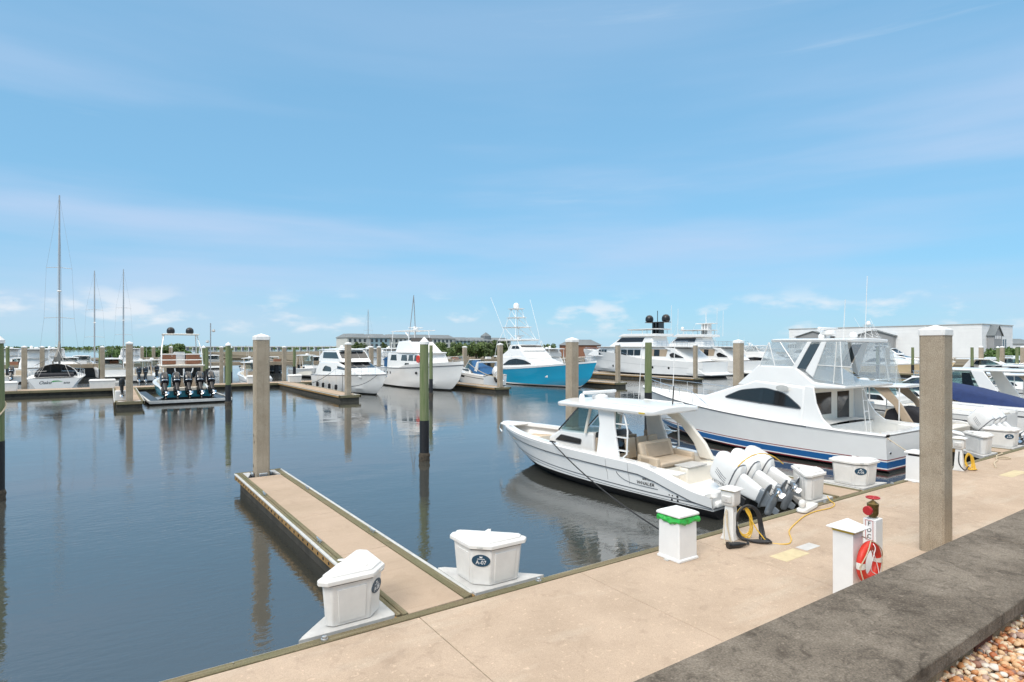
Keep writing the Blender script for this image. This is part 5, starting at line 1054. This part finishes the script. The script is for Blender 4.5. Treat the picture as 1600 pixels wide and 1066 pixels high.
# ------------------------------------------------------------------ opposite row
cruiser('white cabin cruiser with oval side window and bow towards the near dock', (20.9, 68.0, 0), -90, 16.5, 4.7)
trawler('white trawler yacht with blue aft cover, radar mast and orange life ring', (29.4, 69.6, 0), -90)
express('small white boat under a blue cover between the trawler yacht and the blue sportfisher', (36.6, 57.5, 0), 90, 9.5, 3.4, canvas='blue_canvas', eng=1, house_h=2.9)
sportfish('blue hulled sportfishing yacht with a tall white tower', (43.2, 66.8, 0), -90, 17.0, 5.2, False, 'hull_blue', True, False, zb=2.6, z0=1.5)[0].scale = (1.13, 1.08, 1.13)
motoryacht('long white three deck motor yacht with twin black satellite domes', (75.4, 56.8, 0), 90)
motoryacht('white motor yacht with stern stairs behind the one with black domes', (86.5, 58.0, 0), 90, 24, 5.8, False)
sportfish('big white flybridge yacht with dark arched window facing bow out', (97.5, 71.0, 0), -90, 21, 6.0, False, G, False, True, zb=3.0, z0=1.8)
for px, t_, L_, lb in ((1088, 128, 18, 'distant tower sportfisher, the one nearer the long motor yacht'), (1128, 138, 18, 'distant tower sportfisher, the one nearer the arched window yacht')):
    p = far_at(px, t_); sportfish(lb, (*p, 0), 90, L_, 5.5, False, G, True, False)
ck, _ = cruiser('white cruiser behind the stern of the long motor yacht', (*far_at(1090, 112), 0), 90, 15)
for px, t_, lb in ((1150, 122, 'white cruiser moored between the tower boats and the arched window yacht'), (1222, 118, 'white cruiser partly hidden behind the clear flybridge enclosure'), (1300, 120, 'white cruiser seen through the clear flybridge curtains'), (620, 104, 'white cruiser behind the trawler yacht'), (985, 118, 'white cruiser behind the bow of the long motor yacht'), (875, 100, 'white cruiser behind the tower of the blue sportfisher')):
    copy_tree(ck, (*far_at(px, t_), 0), random.choice((86, 90, 94)), lb)
sportfish('cream hulled sportfisher with slanted white tower legs in front of the warehouse', (108, 53.5, 0), -90, 16, 5.0, False, 'sand_gel', True, False)
exk, _ = express('white express cruiser in front of the warehouse steps', (106.5, 39, 0), -90, 14, 4.2, canvas=None, hardtop=True)
copy_tree(exk, (108, 29.5, 0), -88, 'white express cruiser beside the green hedge'); copy_tree(exk, (121, 40, 0), -90, 'white express cruiser in the back row before the warehouse'); copy_tree(exk, (122, 62, 0), -92, 'white express cruiser below the warehouse gable')
rd = tag(MB().box(101.5, 103.5, 12, 66, -.3, DZ-.1).build('right_dock', 'float_dark'), kind='structure'); MB().box(101.4, 103.6, 12, 66, DZ-.1, DZ).build('dock_deck', 'finger_concrete', rd); MB().box(101.28, 101.395, 12, 66, DZ-.25, DZ+.01).build('waler', 'waler_wood_y', rd)

# ------------------------------------------------------------------ left: five-engine boat on its lift, sailing yachts, others
fb, FH = walkaround('sport boat with teal hull, five black outboards and an upper helm under two black domes', (5.4, 56.6, .15), 92, 12.6, 3.9, 'hull_teal', 5, 'black_gloss', 40, True, topz=2.62, engleg='black_plastic', stripe=False, boat='outboard_sport_boat')
slab('upper_deck', [(2.4, 1.7), (3.0, 1.8), (5.4, 1.75), (6.6, 1.5)], lambda x: 3.16, 'cream_gel', fb, .09, .03, .04)
for y in (-.95, .95): house('upper_seat', [(3.8, 3.3), (3.8, 4.25), (4.05, 4.25), (4.15, 3.75), (4.7, 3.75), (4.7, 3.3)], hwf(.55, 0), 'teak', fb, .06).location.y = y
house('upper_console', [(5.0, 3.25), (5.0, 4.4), (5.5, 4.3), (5.6, 3.25)], hwf(.45, 0), G, fb, .06); house('upper_screen', [(5.6, 3.3), (5.7, 3.3), (5.3, 4.1), (5.2, 4.1)], hwf(1.5, 0), 'glass_grey', fb, .0)
mesh_line('upper_frame', [[(3.0, sd*1.6, 3.2), (3.4, sd*1.55, 4.6), (4.2, sd*1.3, 5.9)] for sd in (1, -1)]+[[(5.4, sd*1.5, 3.2), (5.0, sd*1.3, 5.9)] for sd in (1, -1)]+[[(3.0, sd*1.6, z), (3.0, 0, z)] for sd in (1, -1) for z in (3.7, 4.2)], .045, G, fb)
slab('upper_top', [(3.6, 1.45), (4.0, 1.5), (5.4, 1.4)], lambda x: 5.9, 'cream_gel', fb, .1, .03, .03)
for y in (-.75, .75): satdome(fb, 4.4, y, 6.02, .33, 'black_plastic')
for o in fb.children:
    if o.name.startswith(('upper', 'satellite_dome')): o.location.z -= .45
house('cooler_box', [(1.4, .6), (1.4, 2.05), (2.3, 2.05), (2.3, .6)], hwf(.32, 0), 'cool_blue', fb, .08).location.y = 1.35
house('rear_frame', [(2.2, .5), (2.2, 2.72), (2.32, 2.72), (2.32, .5)], hwf(1.5, 0), 'tan_vinyl', fb, 0); MB().box(2.17, 2.19, -1.3, 1.3, 1.7, 2.6).build('rear_opening', 'glass_dark', fb); MB().tube([(2.1, .7*math.cos(a), 2.55+.75*math.sin(a)) for a in [math.pi+math.pi*i/10 for i in range(11)]], .05).build('rear_hoop', G, fb); MB().tube([(2.1, 0, 1.3), (2.1, 0, 2.5)], .07).build('rear_post', G, fb)
t = thing('boat_lift', 'low black floating lift with pale edges under the five engine boat', 'boat lift', (5.4, 55, 0), 2)
MB().box(-2.9, 2.9, -1.2, .3, .05, .28).build('rear_float', 'black_plastic', t, bevel=.04); MB().box(-2.95, 2.95, -1.3, -1.2, .12, .34).build('edge_beam', 'vinyl_grey', t, bevel=.02)
for sx in (-1, 1): MB().box(sx*2.5-.4, sx*2.5+.4, .3, 12, .05, .26).build('side_float', 'black_plastic', t, bevel=.04); MB().box(sx*2.92-.08, sx*2.92+.08, -1.2, 12, .2, .36).build('edge_beam', 'vinyl_grey', t, bevel=.02)
t = thing('spare_outboard', 'small black outboard standing on a white locker beside the far pier pile', 'outboard', (.75, 53.6, DZ), 90); MB().box(-.35, .35, -.45, .45, 0, .75).build('locker', 'dock_plastic', t, bevel=.04); outboard(t, .1, 0, .95, 8, 'black_plastic', 'black_plastic', 'black_plastic', .7)
sailboat('white sailing yacht with grey sail cover and green mark on its stern', (-4.7, 76.2, 0), 90, 15, 4.9, 21.6)
sailboat('black hulled sailing yacht with a tall thin mast', (*far_at(146, 92), 0), 90, 15, 5.5, 17.2, 'hull_black', False, boom=False)
sailboat('white sailing yacht whose thin mast rises behind the short far pier', (*far_at(197, 104), 0), 92, 13, 4.2, 19, G, False, boom=False)
sailboat('distant sailing yacht in front of the resort building', (*far_at(584, 150), 0), 80, 13, 4.2, 14.5, G, False, boom=False)
cruiser('white flybridge cruiser beside the sailing yacht stern', (*far_at(55, 84), 0), 92, 12, 4.0)
walkaround('white open boat with one black outboard near the sailing yacht', (*far_at(18, 74), 0), 90, 9, 3, eng=1, engm='black_gloss', top=False)
express('white express cruiser behind the sailing yacht', (*far_at(105, 98), 0), 90, 12, 3.8, canvas='white_canvas', hardtop=True)
wk, _ = walkaround('white T top boat between the short far pier and the five engine boat', (*far_at(222, 77), 0), 90, 9.5, 3.1, eng=2, engm='black_gloss', tilt=20)
copy_tree(wk, (14.6, 74.6, 0), 90, 'white T top boat with black outboards behind the patched concrete pile'); copy_tree(wk, (*far_at(262, 100), 0), 88, 'distant white T top boat behind the five engine boat')
walkaround('white open fishing boat with flared bow pointing towards the cabin cruiser', (*far_at(470, 98), 0), -96, 13, 4.4, eng=0, stripe=False, boat='fishing_boat', topz=3.2)
express('dark windowed grey boat far behind the white cabin cruiser', (*far_at(425, 106), 0), 90, 12, 4, 'hull_grey', 'grey_canvas')
copy_tree(ck, (*far_at(590, 96), 0), 92, 'white cruiser between the cabin cruiser and the trawler yacht')
for src, px, t_, rz, lb in ((exk, 30, 92, 88, 'white hardtop cruiser behind the open boat with one black outboard'), (ck, 82, 104, 92, 'white cruiser behind the mast of the sailing yacht'), (exk, 178, 86, 94, 'white hardtop cruiser beside the black hulled sailing yacht'), (wk, 240, 84, 90, 'white T top boat behind the teal side of the five engine boat'),
        (ck, 12, 112, 88, 'distant white cruiser behind the green pile with a rope loop'), (exk, 128, 118, 92, 'distant white hardtop cruiser behind the black hulled sailing yacht'), (ck, 205, 116, 90, 'distant white cruiser behind the thin mast by the short far pier'), (exk, 335, 124, 86, 'distant white hardtop cruiser beyond the harbour lamp'), (exk, 285, 112, 84, 'distant white hardtop cruiser behind the upper helm seats'), (wk, 398, 98, 90, 'distant white T top boat hidden behind the patched concrete pile'), (exk, 505, 108, 86, 'distant white hardtop cruiser behind the roof of the cabin cruiser'), (ck, 545, 116, 95, 'distant white cruiser below the blue wing of the resort'),
        (exk, 648, 118, 90, 'distant white hardtop cruiser behind the trawler flybridge'), (exk, 704, 92, 88, 'white hardtop cruiser off the trawler bow'), (ck, 1045, 126, 90, 'distant white cruiser behind the black domed mast'), (ck, 1180, 136, 88, 'distant white cruiser behind the square pile by the arched window yacht'),
        (exk, 1262, 140, 92, 'distant white hardtop cruiser under the warehouse gable'), (ck, 1345, 128, -90, 'distant white cruiser seen behind the aft flybridge curtain'), (exk, 1545, 118, -90, 'distant white hardtop cruiser before the bright green bushes')):
    copy_tree(src, (*far_at(px, t_), 0), rz, lb)
def small_box(x, y, label, w=1.5):
    t = thing('white_dock_box', label, 'dock box', (x, y, DZ)); MB().loft([[(-w/2, -.35, .0), (w/2, -.35, 0), (w/2, .35, 0), (-w/2, .35, 0)], [(-w/2-.05, -.4, .7), (w/2+.05, -.4, .7), (w/2+.05, .4, .7), (-w/2-.05, .4, .7)]]).build('body', 'dock_plastic', t, bevel=.03); MB().loft([[(-w/2-.09, -.44, .7), (w/2+.09, -.44, .7), (w/2+.09, .44, .7), (-w/2-.09, .44, .7)], [(-w/2-.09, -.44, .8), (w/2+.09, -.44, .8), (w/2+.09, .44, .8), (-w/2-.09, .44, .8)], [(-w/2, -.2, .9), (w/2, -.2, .9), (w/2, .2, .9), (-w/2, .2, .9)]]).build('lid', 'dock_plastic', t, bevel=.03)
small_box(-8.2, 71, 'low white dock box beside the white sailing yacht', 2.2); small_box(-.6, 70.8, 'white dock box at the root of the short far pier', 2.0); small_box(13.4, 71, 'white dock box beside the T top boat with black outboards'); small_box(17.6, 70.6, 'white dock box at the stern of the white cabin cruiser', 1.3)
t = thing('harbour_lamp', 'thin post with lamp heads standing beside the far dock', 'lamp post', (*far_at(329, 66), 0)); MB().tube([(0, 0, -2), (0, 0, 7.2)], .06).build('pole', 'wire', t); MB().lathe([(.05, 0), (.2, .1), (.12, .3)], (.3, 0, 6.2), 8).build('lamp_head', 'plate_grey', t); MB().lathe([(.05, 0), (.2, .1), (.12, .3)], (-.3, 0, 5.0), 8).build('lamp_head', 'plate_grey', t)

# ------------------------------------------------------------------ buildings
def warehouse():
    t = thing('warehouse', 'large white ribbed boat storage warehouse with grey gabled entrances', 'building', (234, 74, 1.1)); h = 10.9
    MB().box(0, 28, 0, 66, 0, h).build('wall', 'siding', t); MB().box(-.25, 28.25, -.25, 66.25, h, h+.25).build('parapet', 'vinyl_grey', t)
    for i in range(1, 9): MB().box(-.03, 0, .2, 65.8, i*1.2, i*1.2+.06).build('wall_rib', 'siding', t); MB().box(.2, 27.8, -.03, 0, i*1.2, i*1.2+.06).build('wall_rib', 'siding', t)
    for y in (16, 34, 52): MB().box(-.16, 0, y, y+.3, 0, h).build('wall_rib', 'siding', t)
    for yc, w in ((32, 13), (54.6, 14)):
        g = MB().prism([(yc-w/2, 0), (yc+w/2, 0), (yc+w/2, 7.7), (yc, 9.8), (yc-w/2, 7.7)], -2.2, -.05, 'x').build('gable', 'siding_grey', t); MB().box(-2.25, -2.19, yc-w*.36, yc-w*.02, 0, 4.9).build('door_opening', 'black_plastic', g); MB().box(-2.26, -2.19, yc+w*.02, yc+w*.40, 0, 4.9).build('roller_door', 'plate_grey', g)
        for sg in (-1, 1): MB().loft([[(x, yc, 10.0), (x, yc+sg*(w/2+.6), 7.7), (x, yc+sg*(w/2+.6), 7.45), (x, yc, 9.75)] for x in (-2.7, -.02)]).build('gable_roof', 'roof_grey', g)
        for i in range(4): MB().box(-2.25, -2.19, yc+w/2+1.2+i*1.0, yc+w/2+1.9+i*1.0, 3.2, 4.6).build('window', 'glass_dark', t) if False else MB().box(-.05, .02, yc+w/2+1.2+i*1.0, yc+w/2+1.9+i*1.0, 3.2, 4.6).build('window', 'glass_dark', t)
    g = MB().prism([(4, 0), (11, 0), (11, 7.4), (7.5, 10.6), (4, 7.4)], -2, -.05, 'y').build('entrance_tower', 'siding_grey', t)
    for i in range(4): MB().box(5+i*1.4, 5.8+i*1.4, -2.04, -1.99, 6.2, 7.2).build('window', 'siding', g)
    MB().box(6.4, 9.0, -2.05, -1.99, .0, 4.0).build('door', 'glass_dark', g)
    for sg in (-1, 1): MB().loft([[(7.5, y, 10.8), (7.5+sg*3.9, y, 7.35), (7.5+sg*3.9, y, 7.1), (7.5, y, 10.5)] for y in (-2.4, -.02)]).build('tower_roof', 'roof_grey', g)
    for i in range(3): MB().box(16.5+i*2, 17.7+i*2, -.06, .02, 2.6, 6.2).build('window', 'glass_grey', t)
    for i in range(8): MB().box(-6+i*.7+4, -5.3+i*.7+4, -4, -2.1, 0, .35*(i+1)).build('step', 'siding_grey', t)
warehouse()
def resort():
    t = thing('resort_building', 'long pale four storey resort building with grey hipped roofs beyond the masts', 'building', (0, 0, 0))
    A = Vector((*far_at(541, 330), 0)); B_ = Vector((*far_at(790, 400), 0)); d = (B_-A); Lr = d.length; t.location = (A.x, A.y, 1.1); t.rotation_euler = (0, 0, math.atan2(d.y, d.x))
    x = 0; i = 0; rn = random.Random(9)
    while x < Lr-4:
        w = rn.uniform(11, 17); hh = 8.9 if x < 70 else 7.6; dd = rn.choice((0, -1.6)); m = 'wall_blue' if i % 4 == 1 else 'wall_pale'
        q = MB().box(x, x+w-.05, dd, 14, 0, hh).build('wing', m, t)
        MB().loft([[(x-.6, dd-.8, hh), (x+w+.5, dd-.8, hh), (x+w+.5, 14.8, hh), (x-.6, 14.8, hh)], [(x+2.5, dd+4, hh+2.3), (x+w-2.5, dd+4, hh+2.3), (x+w-2.5, 10, hh+2.3), (x+2.5, 10, hh+2.3)]]).build('roof', 'roof_grey', t)
        for fl in range(3):
            for c in range(int(w/2.9)): MB().box(x+.9+c*2.9, x+2.3+c*2.9, dd-.06, dd+.05, .9+fl*2.75, 2.7+fl*2.75).build('window', 'glass_grey', q)
        x += w; i += 1
    MB().loft([[(Lr*.86, 2, 7.6), (Lr*.86+5, 2, 7.6), (Lr*.86+5, 7, 7.6), (Lr*.86, 7, 7.6)], [(Lr*.86, 2, 11), (Lr*.86+5, 2, 11), (Lr*.86+5, 7, 11), (Lr*.86, 7, 11)], [(Lr*.86+2.4, 4.4, 13.4), (Lr*.86+2.6, 4.4, 13.4), (Lr*.86+2.6, 4.6, 13.4), (Lr*.86+2.4, 4.6, 13.4)]]).build('cupola', 'roof_grey', t)
resort()
t = thing('brick_house', 'low red brick building between the blue sportfisher tower and the motor yacht', 'building', (*far_at(908, 210), 1.1), -34); MB().box(-7, 7, 0, 8, 0, 4.2).build('wall', 'brick_red', t); MB().loft([[(-7.5, -.5, 4.2), (7.5, -.5, 4.2), (7.5, 8.5, 4.2), (-7.5, 8.5, 4.2)], [(-4, 4, 6.2), (4, 4, 6.2), (4, 4.2, 6.2), (-4, 4.2, 6.2)]]).build('roof', 'roof_grey', t)
for i in range(4): MB().box(-5.5+i*3.2, -4.2+i*3.2, -.05, .05, 1.4, 3.0).build('window', 'glass_dark', t)
t = thing('causeway_bridge', 'long low road bridge on the horizon', 'bridge', (0, 0, 0)); a, b = Vector((*far_at(250, 1350), 0)), Vector((*far_at(540, 1250), 0)); d = b-a; t.location = a; t.rotation_euler = (0, 0, math.atan2(d.y, d.x))
MB().box(0, d.length, -5, 5, 5.2, 7.0).build('deck', 'plate_grey', t); n = 26
for i in range(n): MB().box(d.length*i/n, d.length*i/n+2.2, -4, 4, -3, 5.2).build('pier', 'plate_grey', t)

# ------------------------------------------------------------------ trees
def crown_mesh(seed, R_, Hc, n, leaf, m, flat=.8):
    rn = random.Random(seed); v = []; f = []
    cl = []
    for i in range(16):
        a = rn.uniform(0, 6.28); q = rn.random()**.6; z = rn.uniform(.15, 1); rad = R_*q*(1.05-abs(z-.45)*.9)
        cl.append((Vector((rad*math.cos(a), rad*math.sin(a), Hc*z)), R_*rn.uniform(.22, .42)))
    for i in range(n):
        c, r = rn.choice(cl); d = Vector((rn.gauss(0, 1), rn.gauss(0, 1), rn.gauss(0, 1)*flat)).normalized(); p = c+d*r*(.65+.4*rn.random())
        nrm = (d+Vector((rn.gauss(0, .6), rn.gauss(0, .6), rn.gauss(0, .6)+.3))).normalized(); x = nrm.orthogonal().normalized(); x = Matrix.Rotation(rn.uniform(0, 6.28), 3, nrm) @ x; y = nrm.cross(x); s = leaf*rn.uniform(.6, 1.4); o = len(v)
        v += [p-x*s-y*s*.2, p-y*s*.7, p+x*s, p+y*s*.7]; f.append((o, o+1, o+2, o+3))
    me = bpy.data.meshes.new('crown'); me.from_pydata([tuple(q) for q in v], [], f); me.materials.append(M[m]); return me
def trunk_mesh(seed, h, R_):
    rn = random.Random(seed+50); q = MB(); q.tube([(0, 0, -.5), (.1, 0, h*.5), (.05, .1, h)], [.28, .2, .12], 8)
    for i in range(5): a = rn.uniform(0, 6.28); q.tube([(0.05, 0, h*rn.uniform(.5, .8)), (R_*.35*math.cos(a), R_*.35*math.sin(a), h*1.1), (R_*.6*math.cos(a), R_*.6*math.sin(a), h*1.5)], [.12, .08, .03], 6)
    me = bpy.data.meshes.new('trunk'); bm = bmesh.new(); me.from_pydata(q.v, [], q.f); me.materials.append(M['trunk']); bm.free(); return me
KIND = {'oak': [(crown_mesh(i, 2.9, 3.6, 1500, .26, 'leaf_oak'), trunk_mesh(i, 2.0, 2.9)) for i in range(3)], 'pine': [(crown_mesh(10+i, 1.9, 5.0, 1300, .24, 'leaf_pine'), trunk_mesh(9, 2.4, 1.9)) for i in range(2)], 'hedge': [(crown_mesh(20+i, 2.6, 2.4, 1500, .22, 'leaf_hedge'), trunk_mesh(3, .8, 2.4)) for i in range(2)]}
rt = random.Random(12)
def tree(px, t_, k, sc, label, group, z=1.1):
    cm, tm = rt.choice(KIND[k]); n = {'oak': 'oak_tree', 'pine': 'pine_tree', 'hedge': 'hedge_bush'}[k]; p = far_at(px, t_)
    o = thing(n, label, 'tree' if k != 'hedge' else 'bush', (*p, z), rt.uniform(0, 360), group); o.scale = (sc, sc, sc*rt.uniform(.9, 1.1))
    c = bpy.data.objects.new('crown', cm); COL.objects.link(c); c.parent = o; c.location.z = {'oak': .35, 'pine': .5, 'hedge': -.2}[k]; tr = bpy.data.objects.new('trunk', tm); COL.objects.link(tr); tr.parent = o
for px in (688, 697, 706, 715, 724, 733, 742, 751, 760): tree(px+rt.uniform(-3, 3), rt.uniform(158, 190), 'oak', rt.uniform(.72, 1.12), 'rounded dark green oak behind the trawler yacht', 'oaks behind the trawler yacht')
for px in (764, 773, 779, 790): tree(px, rt.uniform(155, 170), 'pine', rt.uniform(.75, 1.0), 'upright dark pine beside the blue sportfisher', 'pines beside the blue sportfisher')
for px in (800, 812, 826, 840, 858): tree(px, rt.uniform(175, 200), 'oak', rt.uniform(.7, 1.0), 'low green oak behind the blue sportfisher tower', 'oaks behind the blue sportfisher')
for px in (556, 563, 571, 600, 628, 648, 660): tree(px, rt.uniform(190, 230), 'pine', rt.uniform(.8, 1.0), 'slim dark tree in front of the resort building', 'trees in front of the resort')
for px in (172, 181, 190, 207, 215, 222, 230, 238, 246, 253, 284, 292): tree(px, rt.uniform(236, 262), 'hedge', rt.uniform(.75, 1.25), 'low mangrove bush on the small island', 'island mangroves', .6)
for px in (262, 268, 274, 280): tree(px, 248, 'oak', rt.uniform(.9, 1.25), 'round tree standing on the small island behind the upper helm', 'island trees', .4)
for px in (1549, 1556, 1562, 1568, 1575, 1583, 1590, 1597, 1605): tree(px, rt.uniform(150, 168), 'hedge', rt.uniform(.85, 1.15), 'bright green bush at the foot of the warehouse', 'bushes by the warehouse', .9)
for px in (1588, 1596): pass
def woods():
    rn = random.Random(4); v = []; f = []
    for i in range(5200):
        u = rn.random(); x = -900+u*2700; y = 1540+max(0, u-.22)*1050+rn.uniform(0, 60)+(1-u)*0; p = Vector((x, y, 1.5+rn.random()**1.4*4*(1+.4*math.sin(u*60)))); s = rn.uniform(2, 4); o = len(v); a = rn.uniform(0, 3.14); dx = Vector((math.cos(a), math.sin(a), rn.uniform(-.3, .3)))*s; dz = Vector((rn.uniform(-.3, .3), rn.uniform(-.3, .3), 1))*s*.8
        v += [p-dx, p-dz, p+dx, p+dz]; f.append((o, o+1, o+2, o+3))
    me = bpy.data.meshes.new('far_woods'); me.from_pydata([tuple(q) for q in v], [], f); me.materials.append(M['leaf_oak']); o = bpy.data.objects.new('far_woods', me); COL.objects.link(o); tag(o, 'thin dark line of woods along the horizon', 'woods', kind='stuff')
woods()
t = thing('far_house', 'grey roofed white house at the edge of the hedge beyond the warehouse', 'building', (*far_at(1592, 230), 1.1), -34); MB().box(-6, 6, 0, 8, 0, 4.8).build('wall', 'siding', t); MB().loft([[(-6.6, -.6, 4.8), (6.6, -.6, 4.8), (6.6, 8.6, 4.8), (-6.6, 8.6, 4.8)], [(-4, 4, 6.8), (4, 4, 6.8), (4, 4.2, 6.8), (-4, 4.2, 6.8)]]).build('roof', 'roof_grey', t)
for i in range(3): MB().box(-4.5+i*3.4, -3+i*3.4, -.05, .05, 1.4, 3.6).build('window', 'glass_dark', t)

# ------------------------------------------------------------------ mooring lines and fenders
def line(a, b, sag, label, m='rope', r=.018): tag(MB().tube(flyline(a, b, sag), r).build('mooring_line', m), label, 'rope')
line((23.0, 10.3, 1.42), (22.2, 8.2, .56), .05, 'mooring line from the sportfisher stern to the dock edge')
line((26.6, 21.6, 1.95), (28.45, 19.0, .56), .25, 'mooring line from the sportfisher bow to the next finger pier')
line((15.6, 12.5, 1.15), (16.2, 14.2, .56), .1, 'short line from the console boat to the finger pier beside it', 'rope_black')
line((18.9, 57.5, 2.0), (17.2, 52.5, .56), .2, 'dark spring line from the cabin cruiser to the far finger pier', 'rope_black', .025)
line((18.6, 60.5, 1.9), (17.2, 64.5, .56), .2, 'dark breast line from the cabin cruiser amidships', 'rope_black', .025)
line((20.6, 52.6, 2.0), (16.8, 49.4, 1.2), .3, 'dark bow line from the cabin cruiser to the concrete pile', 'rope_black', .025)
line((30.6, 53.2, 2.9), (32.4, 50.4, 1.5), .3, 'bow line from the trawler yacht to the concrete pile', 'rope', .03)
for i, (x, y, lb) in enumerate(((18.45, 64.5, 'aftmost'), (18.4, 62.3, 'second'), (18.4, 60.2, 'third'), (18.45, 58.2, 'foremost'))):
    t = thing('fender', 'black fender hanging on the cabin cruiser beside the far pier, %s of four' % lb, 'fender', (x, y, .55)); MB().lathe([(.02, -.3), (.14, -.24), (.15, 0), (.14, .24), (.04, .3)], (0, 0, 0), 10).build('body', 'black_plastic', t); MB().tube([(0, 0, .3), (.05, 0, 1.0)], .012).build('lanyard', 'rope', t)
